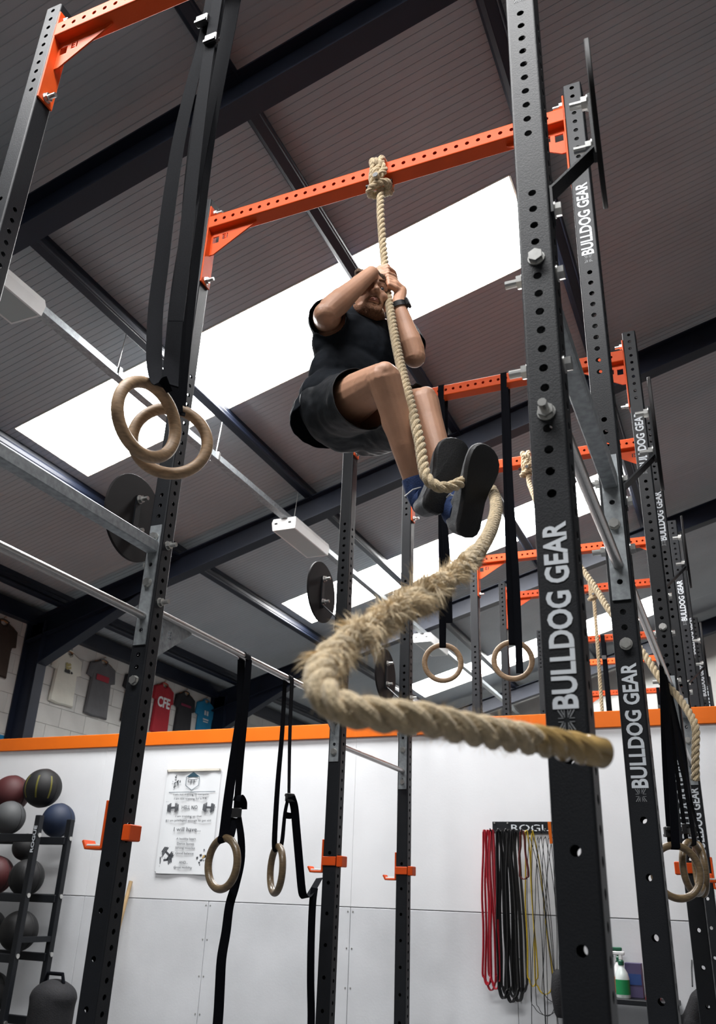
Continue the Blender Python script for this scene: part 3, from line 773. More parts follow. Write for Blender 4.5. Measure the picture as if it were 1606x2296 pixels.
ring_parts('gymnastic_ring', 'wooden ring behind its twin in the upper left pair, reaching across the black upright', 'upper left rings', (-1.329,1.672,2.394), (.77,.64,0), 'wood',
   [('strap', B1, .042, (.77,.64,0), X), ('strap', B2, .042, (.77,.64,0), X), ('strap_loop', over(-1.272), .036, X, X)], [((-1.272,FY-.016,3.80), X)])
def over_bar(y): return [(-2.116,y,2.275)]+[(-2.0955-.0195*math.cos(t), y, 2.293+.0195*math.sin(t)) for t in [PI*i/6 for i in range(7)]]+[(-2.075,y,2.275)]
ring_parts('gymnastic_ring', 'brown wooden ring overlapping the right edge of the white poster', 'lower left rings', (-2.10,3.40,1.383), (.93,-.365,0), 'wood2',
   [('strap', [(-2.116,3.422,2.280),(-2.110,3.430,2.15),(-2.10,3.432,2.029),(-2.10,3.409,1.784),(-2.10,3.396,1.63),(-2.10,3.390,1.501),(-2.10,3.381,1.478),(-2.099,3.395,1.466)], .044, (.3,.95,0), CRH),
    ('strap', [(-2.075,3.422,2.280),(-2.075,3.43,2.026),(-2.075,3.43,1.826),(-2.075,3.434,1.653),(-2.075,3.437,1.578)], .040, (.3,.95,0), (.2,.98,0)), ('strap_loop', over_bar(3.422), .042, Y, Y),
    ('strap', [(-2.075,3.425,1.570),(-2.075,3.412,1.52),(-2.080,3.408,1.486),(-2.085,3.402,1.468)], .034, CRH, CRH),
    ('strap_tail', [(-2.060,3.43,1.572),(-2.05,3.453,1.487),(-2.05,3.468,1.398),(-2.05,3.439,1.299),(-2.05,3.406,1.221),(-2.05,3.397,1.12),(-2.05,3.381,1.022),(-2.05,3.389,.91),(-2.05,3.397,.786),(-2.05,3.40,.45)], .040, (.2,.98,0), CRH),
    ('strap_end', [(-2.072,3.422,1.640),(-2.07,3.430,1.662),(-2.07,3.453,1.660),(-2.07,3.479,1.639),(-2.07,3.484,1.611)], .034, (.85,.2,.2), (.85,.2,.2))], [((-2.072,3.43,1.592), (.85,.52,0))])
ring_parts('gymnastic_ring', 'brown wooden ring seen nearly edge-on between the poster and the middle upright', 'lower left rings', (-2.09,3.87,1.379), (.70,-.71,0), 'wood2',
   [('strap', [(-2.116,3.868,2.280),(-2.10,3.848,2.021),(-2.10,3.841,1.761),(-2.10,3.850,1.50),(-2.095,3.866,1.474),(-2.092,3.872,1.460)], .040, Y, (.25,.97,0)),
    ('strap', [(-2.075,3.868,2.280),(-2.08,3.895,2.008),(-2.08,3.928,1.719)], .040, Y, (-.15,.98,0)), ('strap_loop', over_bar(3.868), .042, Y, Y),
    ('strap', [(-2.08,3.919,1.70),(-2.08,3.899,1.632),(-2.08,3.890,1.51),(-2.085,3.878,1.474),(-2.087,3.872,1.460)], .034, (-.1,.99,0), (.2,.97,0)),
    ('strap_end', [(-2.078,3.900,1.628),(-2.078,3.93,1.627),(-2.078,3.972,1.632),(-2.078,3.978,1.652)], .03, (.3,-.2,.95), (.3,-.2,.95)),
    ('strap_tail', [(-2.06,3.915,1.715),(-2.06,3.956,1.668),(-2.06,3.993,1.568),(-2.06,4.043,1.428),(-2.06,4.090,1.300),(-2.06,4.12,1.268),(-2.06,4.159,1.266),(-2.06,4.215,1.302),(-2.06,4.285,1.358)], .040, (.5,.4,0), (.95,.1,.25)),
    ('strap_tail', [(-2.045,4.20,1.31),(-2.04,4.178,1.23),(-2.04,4.184,1.072),(-2.04,4.202,.899),(-2.04,4.232,.711),(-2.04,4.24,.40)], .036, CRH, CRH)], [((-2.075,3.93,1.712), (.5,.86,0))])
ring_set('gymnastic_ring', 'wooden ring on black straps below the climber, left of its pair', 'far rings', (-1.465,yd(2)+.04,2.497), (.95,.31,0), (-1.452,yd(2)+WD/2,bt),
   [[(-1.445,4.455,4.2),(-1.430,4.43,3.5),(-1.405,4.43,3.0),(-1.400,4.43,2.70)]], 'wood', None, gap=(0,.046,(.004,0,0)))
ring_set('gymnastic_ring', 'wooden ring with a strap tail hanging across it, beside the nearest lettered upright', 'far rings', (-1.064,yd(2)+.04,2.482), (.975,.22,0), (-1.040,yd(2)+WD/2,bt),
   [[(-1.030,4.455,4.2),(-1.020,4.43,3.4),(-1.005,4.41,2.9),(-1.005,4.40,2.38)]], 'wood', None, gap=(0,.046,(.004,0,0)))
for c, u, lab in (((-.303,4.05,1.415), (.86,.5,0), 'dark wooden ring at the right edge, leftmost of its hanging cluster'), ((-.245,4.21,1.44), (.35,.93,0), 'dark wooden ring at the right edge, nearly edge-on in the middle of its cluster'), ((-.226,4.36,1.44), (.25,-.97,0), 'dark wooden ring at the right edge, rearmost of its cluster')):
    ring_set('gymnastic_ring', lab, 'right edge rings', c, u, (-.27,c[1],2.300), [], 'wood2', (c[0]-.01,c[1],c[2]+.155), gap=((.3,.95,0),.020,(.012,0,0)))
for x, k, z1, lab in ((-1.33, 6, 2.8, 'black strap hanging from a far orange beam beside the thin rope'), (-.975, 8, 3.6, 'short black strap on the farthest orange beam above the partition')):
    s_ = thing('webbing_strap', lab, 'strap', (x, yd(k)+WD/2, 4.2775))
    h = WD/2+.003
    MB().ribbon([(0,-h-.004,z1-4.2775),(0,-h,-.5),(0,-h,0),(0,-h,.03),(0,-h+.01,.04),(0,h-.01,.04),(0,h,.03),(0,h,0),(0,h,-.5),(.01,h+.01,z1-4.2)], .05, X, .003).build('strap', 'strap', s_)
    MB().box((0,-h-.012,-.25), (.056,.02,.05), bev=.003).build('cam_buckle', 'plastic', s_)

# ------------------------------------------------------------------ the climber
def v(*a): return V(a)
pelvis, rhip, lhip, rknee, rank, lknee, lank = v(-1.188,2.467,2.911), v(-1.170,2.412,2.900), v(-1.115,2.560,2.896), v(-.886,2.136,2.783), v(-.817,2.304,2.413), v(-.826,2.346,2.802), v(-.708,2.297,2.357)
chest, neck, rsh, lsh = v(-1.18,2.531,3.222), v(-1.140,2.572,3.395), v(-1.268,2.462,3.350), v(-1.063,2.732,3.400)
relb, rwr, rhand, lelb, lwr, lhand = v(-1.167,2.238,3.192), v(-1.067,2.412,3.488), v(-1.036,2.483,3.590), v(-.947,2.585,3.179), v(-1.002,2.539,3.412), v(-1.042,2.553,3.518)
rheel, rtoe, lheel, ltoe = v(-.753,2.228,2.335), v(-.676,2.265,2.594), v(-.654,2.257,2.246), v(-.557,2.164,2.494)
rup, lup = v(-.775,.616,.142).normalized(), v(-.706,.527,.473).normalized()
man = thing('person', 'man in black t-shirt and shorts climbing the thick rope, feet clamped round it', 'person', pelvis)
def mine(name, me, m, parent=None, **kw):
    me.transform(Matrix.Translation(-pelvis))
    return link(name, me, m, parent or man, **kw)
UPB = (neck-pelvis).normalized(); LAT = (lsh-rsh); LAT = (LAT - UPB*LAT.dot(UPB)).normalized(); FWD = LAT.cross(UPB)*1.0
if FWD.dot(CF) > 0: FWD = -FWD
TAX = (LAT, FWD, UPB)
hd = v(-1.126,2.512,3.450)
HF_ = v(.66,-.72,-.06).normalized(); HU = v(-.02,.05,1); HU = (HU-HF_*HU.dot(HF_)).normalized(); HL = HF_.cross(HU)   # face forward, up, to image left
HAX = (HL, HF_, HU)
def hp(x, y, z): return hd + HL*x + HF_*y + HU*z
B = MB()
# trunk
B.ball(pelvis+UPB*.02, (.155,.115,.11), TAX, 20, 12)
B.ball(pelvis.lerp(chest, .5), (.142,.105,.14), TAX, 20, 12)
B.ball(chest+FWD*.005, (.165,.112,.15), TAX, 20, 12)
B.ball(chest+UPB*.10, (.165,.095,.08), TAX, 20, 12)
B.limb([chest+UPB*.12+LAT*-.05, rsh], [.085,.066]); B.limb([chest+UPB*.12+LAT*.05, lsh], [.085,.066])
B.limb([neck-UPB*.02, hp(0,-.02,-.05)], [.064,.056])
# legs
def bend_axis(a, b, c):  # outward bulge direction of calf: away from the thigh side
    return ((a-b).normalized()+(c-b).normalized()).normalized()
for hip, kn_, an, up in ((rhip, rknee, rank, rup), (lhip, lknee, lank, lup)):
    inner = bend_axis(hip, kn_, an)            # towards the inside of the bent knee
    m1 = hip.lerp(kn_, .35); m2 = hip.lerp(kn_, .75)
    B.limb([hip, m1, m2, kn_.lerp(hip, .04)], [.092,.084,.068,.058], 18)
    B.limb([m1+inner*.018, m2+inner*.014], [.072,.056], 16)
    sh = an-kn_
    B.limb([kn_, kn_+sh*.18, kn_+sh*.55, kn_+sh*.85, an], [.055,.049,.044,.036,.036], 18)
    B.limb([kn_+sh*.10+inner*.022, kn_+sh*.30+inner*.026, kn_+sh*.50+inner*.014, kn_+sh*.72], [.034,.043,.036,.030], 16)
    B.ball(kn_-inner*.024, (.036,.036,.036))
    B.limb([an, an-up*.03], [.036,.034])
# arms
def arm(s, e, w, sw):
    d = e-s; f = w-e
    B.limb([s, s+d*.45, s+d*.85, e], [.064,.055,.047,.043], 18)
    side = d.cross(f); side = side.normalized() if side.length > 1e-5 else Z
    out = ((s-e).normalized()+(w-e).normalized())
    out = out.normalized() if out.length > 1e-4 else Z
    B.limb([s+d*.3+out*.012, s+d*.6+out*.014], [.048,.042], 16)
    B.limb([e, e+f*.25, e+f*.6, w], [.042,.047,.037,.0285], 18)
    B.limb([e+f*.12+side*.012*sw, e+f*.36+side*.010*sw], [.036,.036], 14)
    B.ball(e-out*.010, .036)
arm(rsh, relb, rwr, 1); arm(lsh, lelb, lwr, -1)
# hands: palm, four wrapped fingers of unequal length, thumb closing from the other side
def hand(B, Cn, axis, pdir, wrist, rr, spread, lens, loose):
    axis = axis.normalized(); pdir = (pdir-axis*pdir.dot(axis)).normalized()
    t = axis.cross(pdir)
    if t.dot(wrist-Cn) > 0: t = -t                      # fingers lead away from the wrist
    pc = Cn + pdir*(rr+.016)
    for k in range(4):
        a = (1.5-k)*spread
        B.limb([pc+axis*a*.75-t*.040, pc+axis*a-t*.005+pdir*.002, pc+axis*a*1.02+t*.024-pdir*.004], [.0165,.0155,.0115], 10)
    B.limb([wrist, pc-t*.045, pc-t*.02], [.0285,.026,.022], 14)
    B.limb([pc-t*.040, pc-t*.005], [.024,.020])
    for k in range(4):
        a = (1.5-k)*spread*(1.05); L = lens[k]; R_ = rr+.0085+loose[k]
        phi0 = .75; n = 9; pts = []
        for i in range(n+1):
            ph = phi0 + L/R_*i/n
            q = Cn + (pdir*math.cos(ph)+t*math.sin(ph))*R_ + axis*(a - .006*i/n*(1.5-k))
            if i == 0: q = q + pdir*.004
            pts.append(q)
        B.limb([pc+axis*a*1.02+t*.022-pdir*.004]+pts, [.0098]+[.0088-.0016*i/n+(.0009 if i in (3, 6) else 0) for i in range(n+1)], 10)
    # thumb: leaves the side of the palm near its base, over the first finger side, and wraps the other way
    b0 = pc-t*.034+axis*1.2*spread
    pts = [b0]
    for i in range(6):
        ph = -(.75 + i*.30); pts.append(Cn + (pdir*math.cos(ph)+t*math.sin(ph))*(rr+.0115) + axis*(1.9*spread+.004*i))
    B.limb([pc-t*.03+axis*.5*spread]+pts, [.020,.0165,.0135,.013,.0125,.0118,.011,.0095], 12)
rax = (v(-1.050,2.540,3.488)-v(-1.096,2.613,3.71)); lax = (v(-1.013,2.487,3.339)-v(-1.069,2.568,3.584))
RC_ = v(-1.069,2.568,3.584); LC_ = v(-1.053,2.545,3.506)
HB = MB()
hand(HB, RC_, -rax, -CF*.8-CR*.35+CU*.1, rwr, RR, .0215, (.078,.088,.082,.064), (.006,.014,.005,.016))
hand(HB, LC_, -lax, -CF*.75+CR*.55, lwr, RR, .0205, (.074,.082,.077,.060), (0,.001,.001,0))
B.add(HB.v, HB.f)
# head
B.ball(hp(0,-.012,.038), (.076,.096,.086), HAX, 20, 14)
B.ball(hp(0,.030,-.030), (.063,.068,.085), HAX, 20, 14)
B.ball(hp(0,.036,-.086), (.052,.054,.034), HAX, 18, 10)
B.ball(hp(0,.074,-.104), (.026,.020,.020), HAX)
B.limb([hp(0,.092,.018), hp(0,.102,-.004), hp(0,.117,-.026)], [.0085,.0095,.0125], 12)
for s in (-1, 1):
    B.ball(hp(s*.0125,.104,-.031), (.0095,.012,.0085), HAX)
    B.limb([hp(s*.012,.090,.026), hp(s*.034,.084,.030), hp(s*.054,.066,.022)], [.0105,.0105,.009], 10)
    B.ball(hp(s*.040,.068,-.020), (.024,.022,.022), HAX)
    B.ball(hp(s*.033,.050,-.086), (.026,.030,.024), HAX)
    B.limb([hp(s*.078,-.008,.018), hp(s*.084,-.016,.010), hp(s*.082,-.012,-.020), hp(s*.075,-.004,-.030)], [.007,.009,.008,.006], 8)
    B.limb([hp(s*.018,.084,-.003), hp(s*.033,.082,-.006), hp(s*.046,.073,-.002)], [.007,.008,.006], 8)
    B.limb([hp(s*.017,.086,.015), hp(s*.032,.0865,.0165), hp(s*.047,.074,.014)], [.006,.0075,.006], 8)
B.limb([hp(-.022,.088,-.061), hp(-.008,.0985,-.060), hp(.008,.0985,-.060), hp(.022,.088,-.061)], [.0045,.0062,.0062,.0045], 10)
B.limb([hp(-.020,.087,-.067), hp(0,.0965,-.068), hp(.020,.087,-.067)], [.005,.0068,.005], 10)
mine('body', remeshed(B, .0034, 2, .5), 'skin')
for s in (-1, 1):
    e = MB().ball(hp(s*.032,.0785,.0065), .0108, HAX, 14, 10).mesh('eye')
    eo = mine('eye', e, 'eye')
    i_ = MB().ball(hp(s*.032-.001,.0865,.0050), (.0056,.0036,.0056), HAX, 10, 8).mesh('iris'); i_.transform(Matrix.Translation(-pelvis)); link('iris', i_, 'iris', eo)
    b = MB().limb([hp(s*.014,.101,.033), hp(s*.034,.095,.039), hp(s*.054,.076,.032)], [.004,.005,.0035], 8)
    mine('eyebrow', remeshed(b, .003, 2), 'beard')
l = MB()
l.limb([hp(-.022,.092,-.0625), hp(-.008,.1035,-.0610), hp(.008,.1035,-.0610), hp(.022,.092,-.0625)], [.0020,.0036,.0036,.0020], 10)
l.limb([hp(-.020,.0915,-.0655), hp(0,.1025,-.0680), hp(.020,.0915,-.0655)], [.0022,.0046,.0022], 10)
mine('lips', remeshed(l, .0022, 2), 'lips')
bd = MB()
bd.ball(hp(0,.074,-.106), (.031,.026,.024), HAX); bd.ball(hp(0,.036,-.092), (.057,.058,.036), HAX, 18, 12)
for s in (-1, 1):
    bd.limb([hp(s*.012,.096,-.108), hp(s*.030,.080,-.086), hp(s*.030,.084,-.067), hp(s*.017,.0985,-.0535), hp(s*.003,.1025,-.0515)], [.015,.012,.008,.0055,.0048], 10)
    bd.limb([hp(s*.034,.062,-.096), hp(s*.055,.026,-.078), hp(s*.064,.006,-.042), hp(s*.069,-.002,-.005)], [.022,.020,.012,.007], 12)
bd.ball(hp(0,.0845,-.0835), (.026,.0135,.012), HAX)
bm_ = remeshed(bd, .0030, 3); mine('beard', bm_, 'beard')
hr = MB()
hr.ball(hp(0,-.022,.048), (.081,.096,.084), HAX, 22, 14)
for s in (-1, 1): hr.limb([hp(s*.070,.012,.035), hp(s*.073,.008,.0)], [.012,.007], 8)
for k in range(26):
    a = random.uniform(-1, 1); hr.limb([hp(.058*a,.045-.02*abs(a),.098), hp(.062*a,.070-.03*abs(a),.088+random.uniform(-.004,.012))], [.014,.008], 6)
mine('hair', remeshed(hr, .005, 2), 'hair')

# garments: inflated copies of the trunk, trimmed open at neck, sleeves, hem and legs
def trim_open(me, cuts):
    bm = bmesh.new(); bm.from_mesh(me)
    for co, no, rad, far, *keep in cuts:
        co = V(co); no = V(no).normalized()
        def near(f):
            d = f.calc_center_median()-co; h = d.dot(no)
            return -.06 < h < far and (d-no*h).length < rad and not (keep and keep[0](f.calc_center_median()))
        geom = [f for f in bm.faces if near(f)]
        es = {e for f in geom for e in f.edges}; vs = {q for f in geom for q in f.verts}
        bmesh.ops.bisect_plane(bm, geom=list(vs)+list(es)+geom, plane_co=co, plane_no=no, clear_outer=False)
        kill = [f for f in bm.faces if (f.calc_center_median()-co).dot(no) > 0 and near(f)]
        bmesh.ops.delete(bm, geom=kill, context='FACES')
    bm.to_mesh(me); bm.free(); me.polygons.foreach_set('use_smooth', [True]*len(me.polygons)); return me
def wrinkle(me, amp, sc, seed):
    for q in me.vertices:
        n = noise.noise(V((q.co.x*sc, q.co.y*sc, q.co.z*sc*.6+seed))) + .5*noise.noise(q.co*sc*2.3)
        q.co += q.normal*amp*n
def thicken(o, t):
    md = o.modifiers.new('thickness', 'SOLIDIFY'); md.thickness = t; md.offset = -1
def in_trunk(p):
    for c, r in ((chest+FWD*.006, (.182,.128,.158)), (pelvis.lerp(chest, .5), (.162,.124,.15)), (chest+UPB*.105, (.176,.108,.088))):
        d = p-c
        if (d.dot(LAT)/(r[0]+.012))**2+(d.dot(FWD)/(r[1]+.012))**2+(d.dot(UPB)/(r[2]+.012))**2 < 1: return True
    return False
T_ = MB()
T_.ball(pelvis+UPB*.03, (.180,.140,.12), TAX, 22, 14)
T_.limb([pelvis-FWD*.055-UPB*.03-LAT*.05, pelvis-FWD*.03+UPB*.10-LAT*.02], [.125,.125], 18)
T_.ball(pelvis.lerp(chest, .5), (.162,.124,.15), TAX, 22, 14)
T_.ball(chest+FWD*.006, (.182,.128,.158), TAX, 22, 14)
T_.ball(chest+UPB*.105, (.176,.108,.088), TAX, 22, 14)
T_.limb([chest+UPB*.12+LAT*-.05, rsh, rsh.lerp(relb, .60)], [.097,.080,.074], 20)
T_.limb([chest+UPB*.12+LAT*.05, lsh, lsh.lerp(lelb, .60)], [.097,.080,.072], 20)
T_.limb([chest+UPB*.13, neck+UPB*.02], [.09,.074], 18)
tm = remeshed(T_, .0075, 5)
wrinkle(tm, .006, 14, 1)
tm = trim_open(tm, [(rsh.lerp(relb, .48), relb-rsh, .125, .25, in_trunk), (lsh.lerp(lelb, .50), lelb-lsh, .115, .25, in_trunk), (neck+UPB*.004+FWD*.004, UPB+FWD*.45, .12, .2), (pelvis-UPB*.055, -UPB+FWD*.15, .40, .3)])
so = mine('t_shirt', tm, 'shirt'); thicken(so, .003)
# small white mark and collar of the shirt
col = [neck + UPB*.004 + (LAT*math.cos(a)*.071 + FWD*math.sin(a)*.068) - UPB*.030*max(0, math.sin(a)) for a in [2*PI*i/28 for i in range(28)]]
cm = MB().tube(col, .0055, 8, closed=True).mesh('collar'); cm.transform(Matrix.Translation(-pelvis)); link('collar', cm, 'shirt', so)
Sh = MB()
Sh.ball(pelvis-UPB*.01, (.172,.136,.125), TAX, 22, 14)
for hip, kn_, fr_ in ((rhip, rknee, .64), (lhip, lknee, .90)):
    d = kn_-hip; inner = v(0,0,-1); dd = d.normalized(); inner = (inner-dd*inner.dot(dd)).normalized()
    Sh.limb([hip, hip+d*.4+inner*.016, hip+d*fr_+inner*.024], [.122,.112,.108], 22)
Sh.ball(pelvis-UPB*.06+FWD*.02, (.150,.13,.09), TAX, 20, 12)
sm_ = remeshed(Sh, .0075, 5); wrinkle(sm_, .007, 12, 5)
rd, ld = (rknee-rhip), (lknee-lhip)
sm_ = trim_open(sm_, [(rhip+rd*.52, rd+v(0,0,.10), .185, .4), (lhip+ld*.84, ld+v(0,0,-.04), .16, .4)])
sho = mine('shorts', sm_, 'shorts'); thicken(sho, .003)

# shoes, socks, laces
def shoe(heel, toe, up, name, mirror):
    l = (toe-heel).normalized(); L = (toe-heel).length; u = (up-l*up.dot(l)).normalized(); w = l.cross(u)*mirror   # w points to the little-toe side
    root = thing(name, None, None, heel-pelvis); root.parent = man; root['label'] = 'black-soled grey shoe'
    def P(x, y, z): return w*(x*1.10) + l*(y*L) + u*z
    prof = [(0.0,.000,.012,0),(.015,.020,.026,0),(.05,.030,.048,0),(.12,.0355,.066,0),(.25,.034,.070,-.001),(.40,.0345,.066,-.003),(.52,.039,.058,-.002),(.64,.0465,.050,.001),(.74,.0505,.044,.002),(.83,.049,.040,.001),(.91,.041,.036,-.003),(.96,.030,.030,-.007),(.988,.017,.022,-.010),(1.0,.004,.012,-.012)]
    rows = [r for r in prof]
    n = len(rows)
    lo = [(c-hw, y) for y, hw, h, c in rows]; hi = [(c+hw, y) for y, hw, h, c in reversed(rows)]
    outl = lo+hi
    def ring(scale, z):
        cx = 0; return [P(x*scale, .5+(y-.5)*(1-(1-scale)*.45), z) for x, y in outl]
    s = MB().loft([ring(.90,-.001), ring(.98,.001), ring(1.02,.006), ring(1.03,.016), ring(.98,.024)], True, True)
    # tread: shallow raised pads under forefoot and heel
    s.build('sole', 'sole', root)
    g = MB()
    arch = []
    for y, hw, h, c in rows:
        hh = h + (.030 if y < .30 else .018*max(0, 1-abs(y-.38)/.2)); rr = []
        for i in range(13):
            t = PI*i/12; ca = math.cos(t)
            rr.append(P(c + hw*.93*abs(ca)**.75*(1 if ca >= 0 else -1), y, .018 + hh*math.sin(t)**.7))
        arch.append(rr)
    g.loft(arch, closed=False)
    up_ = g.build('upper', 'upper', root)
    k = MB()
    for j in range(5):
        yy = .42+.065*j; z = .018+.072-.0075*j
        k.tube([P(-.026,yy,z-.020), P(-.010,yy+.012,z-.002), P(.010,yy+.02,z-.002), P(.026,yy+.03,z-.020)], .0026, 6)
    k.tube([P(0,.42,.088), P(-.03,.40,.10), P(-.045,.37,.085), P(-.04,.42,.075)], .0022, 6)
    k.tube([P(0,.42,.088), P(.03,.40,.10), P(.05,.36,.08)], .0022, 6)
    k.build('lace', 'lace', root)
    return root
shoe(rheel, rtoe, rup, 'shoe', 1); shoe(lheel, ltoe, lup, 'shoe', -1)
for an, kn_, up in ((rank, rknee, rup), (lank, lknee, lup)):
    a = an-up*.045; d = (kn_-an).normalized()
    s = MB().tube([a, an-up*.01, an+d*.03, an+d*.075, an+d*.080], [.042,.045,.042,.0415,.040], 18)
    mine('sock', s.mesh('sock'), 'sock')
# hanging lace end seen against the far upright
lm = MB().tube([v(-.80,2.26,2.44), v(-.815,2.22,2.415), v(-.835,2.2,2.385)], .002, 6).mesh('lace_end'); mine('lace_end', lm, 'lace')
# watch on the left wrist
wd_ = (lwr-lelb).normalized(); wc = lwr - wd_*.012
wn = (CR*.75-CF*.35); wn = (wn-wd_*wn.dot(wd_)).normalized(); ws = wd_.cross(wn)
W_ = thing('watch', None, None, wc-pelvis); W_.parent = man; W_['label'] = 'black wrist watch'
m = MB(); rings = []
for i in range(25):
    a = 2*PI*i/24; d = wn*math.cos(a)+ws*math.sin(a); rings.append([d*.0325+wd_*.011, d*.0355+wd_*.011, d*.0355-wd_*.011, d*.0325-wd_*.011])
m.loft(rings).build('strap', 'watch', W_)
MB().box(wn*.040, (.038,.013,.038), (wd_, wn, ws), bev=.004).build('watch_case', 'watch', W_, smooth=False)
MB().cyl(wn*.046, wn*.0475, .015, 24).build('dial', 'plastic', W_)

# ------------------------------------------------------------------ shirts on hangers high on the left wall
def tee(y, top, h, w, m, label, prints=(), sleeve=.17, name='t_shirt'):
    G = thing(name, label, 'shirt', (XW+.034, y, top), 'shirts hung on the left wall')
    a = w/2*.72
    o = [(-.075,-.0),(-.16,-.035),(-a-.05,-.07),(-w/2,-.07-sleeve),(-w/2+.075,-.09-sleeve),(-a+.01,-.14),(-a-.005,-h*.55),(-a-.02,-h+.01),(-a*.4,-h-.008),(a*.4,-h+.004),(a+.02,-h),(a+.005,-h*.5),(a-.01,-.14),(w/2-.075,-.10-sleeve),(w/2,-.08-sleeve),(a+.05,-.07),(.16,-.035),(.075,0),(.045,-.045),(0,-.06),(-.045,-.045)]
    mb = MB(); cz = -h*.5
    r0 = [(-.014, p, z) for p, z in o]; r1 = [(.0, p, z) for p, z in o]
    r2 = [(.018+.006*math.sin(p*60+z*9), p*.90, cz+(z-cz)*.955) for p, z in o]
    mb.loft([r0, r1, r2], True, True); mb.build('shirt_body', m, G)
    c = MB().tube([(.006, x, z+.003) for x, z in [(-.075,0),(-.045,-.045),(0,-.06),(.045,-.045),(.075,0),(.03,.012),(-.03,.012)]], .008, 8, closed=True); c.build('neckband', m, G)
    hg = MB().tube([(-.004,-.17,-.045),(-.004,-.05,-.005),(-.004,0,.012),(-.004,.05,-.005),(-.004,.17,-.045)], .011, 8)
    hg.tube([(-.004,0,.01),(-.004,0,.045),(-.004,.018,.062),(-.004,.03,.045)], .0035, 6); hg.build('hanger', 'hanger', G)
    for kind, mm, x, z, pw, ph in prints:
        if kind == 'bar':
            MB().box((.0255, x, z), (.003, pw, ph)).build('print', mm, G, smooth=False)
        elif kind == 'blot':
            q = MB()
            for k in range(9):
                cx_, cz_ = x+random.uniform(-pw/2, pw/2), z+random.uniform(-ph/2, ph/2)
                q.prism([(cx_+random.uniform(.4,1)*.03*math.cos(t), cz_+random.uniform(.4,1)*.022*math.sin(t)) for t in [2*PI*j/7 for j in range(7)]], (.0255+k*.0002,0,0), Y, Z, .002)
            q.build('print', mm, G, smooth=False)
        else:
            t = link('print', text_mesh(kind, pw, ph, .002, .03), mm, G, (.0245, x, z)); t.rotation_euler = Matrix(((0,0,1),(1,0,0),(0,1,0))).to_euler()
tee(7.02, 4.05, .62, .52, 'tbrown', 'dark brown top cut off by the left edge above the orange trim')
tee(8.16, 3.99, .66, .54, 'twhite', 'off-white t-shirt with a small dark print, hung high on the left wall', [('blot','pyel',0,-.19,.10,.06), ('blot','pblack',0,-.25,.14,.03)])
tee(8.82, 4.04, .73, .57, 'tgrey', 'grey t-shirt with a red chest band, hung on the left wall', [('bar','pred',0,-.235,.25,.075)])
tee(9.55, 4.05, .70, .55, 'tblack', 'dark t-shirt mostly hidden behind the left black upright')
tee(10.20, 4.05, .72, .52, 'tred', 'red t-shirt with white letters, hung on the left wall', [('CFE','pwhite',.0,-.27,.30,.15)])
tee(10.76, 4.05, .72, .54, 'tblack', 'black t-shirt with a crimson chest line between the red and blue shirts', [('bar','pmag',0,-.20,.26,.035)])
tee(11.32, 4.05, .70, .52, 'tblue', 'bright blue t-shirt with white print, farthest along the left wall', [('II','pwhite',0,-.20,.11,.07), ('bar','pwhite',0,-.30,.15,.02), ('bar','pwhite',0,-.335,.13,.015)])

# ------------------------------------------------------------------ poster
PX, PZ = -4.253, 2.235; PWD, PHT = .537, .825
po = thing('poster', 'white training poster with a hexagon logo and handwritten lines, on the left of the partition', 'poster', (PX, WALLY-.004, PZ))
n = 18
MB().loft([[(-PWD/2+PWD*i/n, -.002-.004*math.sin(i*.9), -.012) for i in range(n+1)], [(-PWD/2+PWD*i/n, -.002-.003*math.sin(i*.7+1), -PHT/2) for i in range(n+1)], [(-PWD/2+PWD*i/n, -.006-.004*math.sin(i*.5), -PHT) for i in range(n+1)]], closed=False).build('sheet', 'paper', po)
MB().box((0,-.006,-.014), (PWD,.012,.026), bev=.003).build('top_rail', 'cream', po, smooth=False)
pn = MB()
for sx in (-1, 1):
    for z in (-.014, -PHT+.012): pn.cyl((sx*(PWD/2-.008), -.008, z), (sx*(PWD/2-.008), -.0155, z), .004, 8)
pn.build('pin', 'zinc', po)
PR_ = Matrix(((1,0,0),(0,0,-1),(0,1,0)))
def pline(txt, y, w, h, x=0, m='ink'):
    z = -(y-150)/1655*PHT
    t = link('lettering', text_mesh(txt, w, h, .0008), m, po, (x, -.0075, z)); t.rotation_euler = PR_.to_euler()
for a in (('I am not training to compete',575,.345,.021),('I am not training for a P.B.',645,.325,.021),('HELL NO',780,.155,.030),('I am training so that',925,.255,.021),('If I am privileged enough to get old',992,.44,.021),('I will have...',1125,.26,.032),('A healthy heart',1275,.19,.021),('Dense bones',1345,.165,.017),('Strong muscles',1415,.19,.021),('Good balance',1492,.175,.017),('AND...',1630,.085,.020),('Great mobility',1710,.175,.021)): pline(*a)
def flatp(polys, m, name='printed_picture', y=-.0075):
    q = MB()
    for k, p in enumerate(polys): q.prism(p, (0, y-.0002*(k % 5), 0), X, Z, .0006)
    return q.build(name, m, po, smooth=False)
def zz(y): return -(y-150)/1655*PHT
hx = lambda s, dz: [(0, dz+.075*s), (.068*s, dz+.034*s), (.066*s, dz-.036*s), (0, dz-.075*s), (-.066*s, dz-.036*s), (-.068*s, dz+.034*s)]
hz = zz(360)
rg = MB(); 
for i in range(6):
    a, b = hx(1, hz)[i], hx(1, hz)[(i+1) % 6]; c, d = hx(.94, hz)[(i+1) % 6], hx(.94, hz)[i]
    rg.prism([a, b, c, d], (0,-.0075,0), X, Z, .0006)
rg.prism([(0,hz+.074),(.067,hz+.034),(-.067,hz+.034)], (0,-.0076,0), X, Z, .0006)
rg.prism([(-.225,zz(533)),(.235,zz(530)),(.235,zz(530)-.004),(-.225,zz(533)-.004)], (0,-.0076,0), X, Z, .0006)
rg.build('logo_badge', 'inkblue', po, smooth=False)
lg = []
z0 = hz
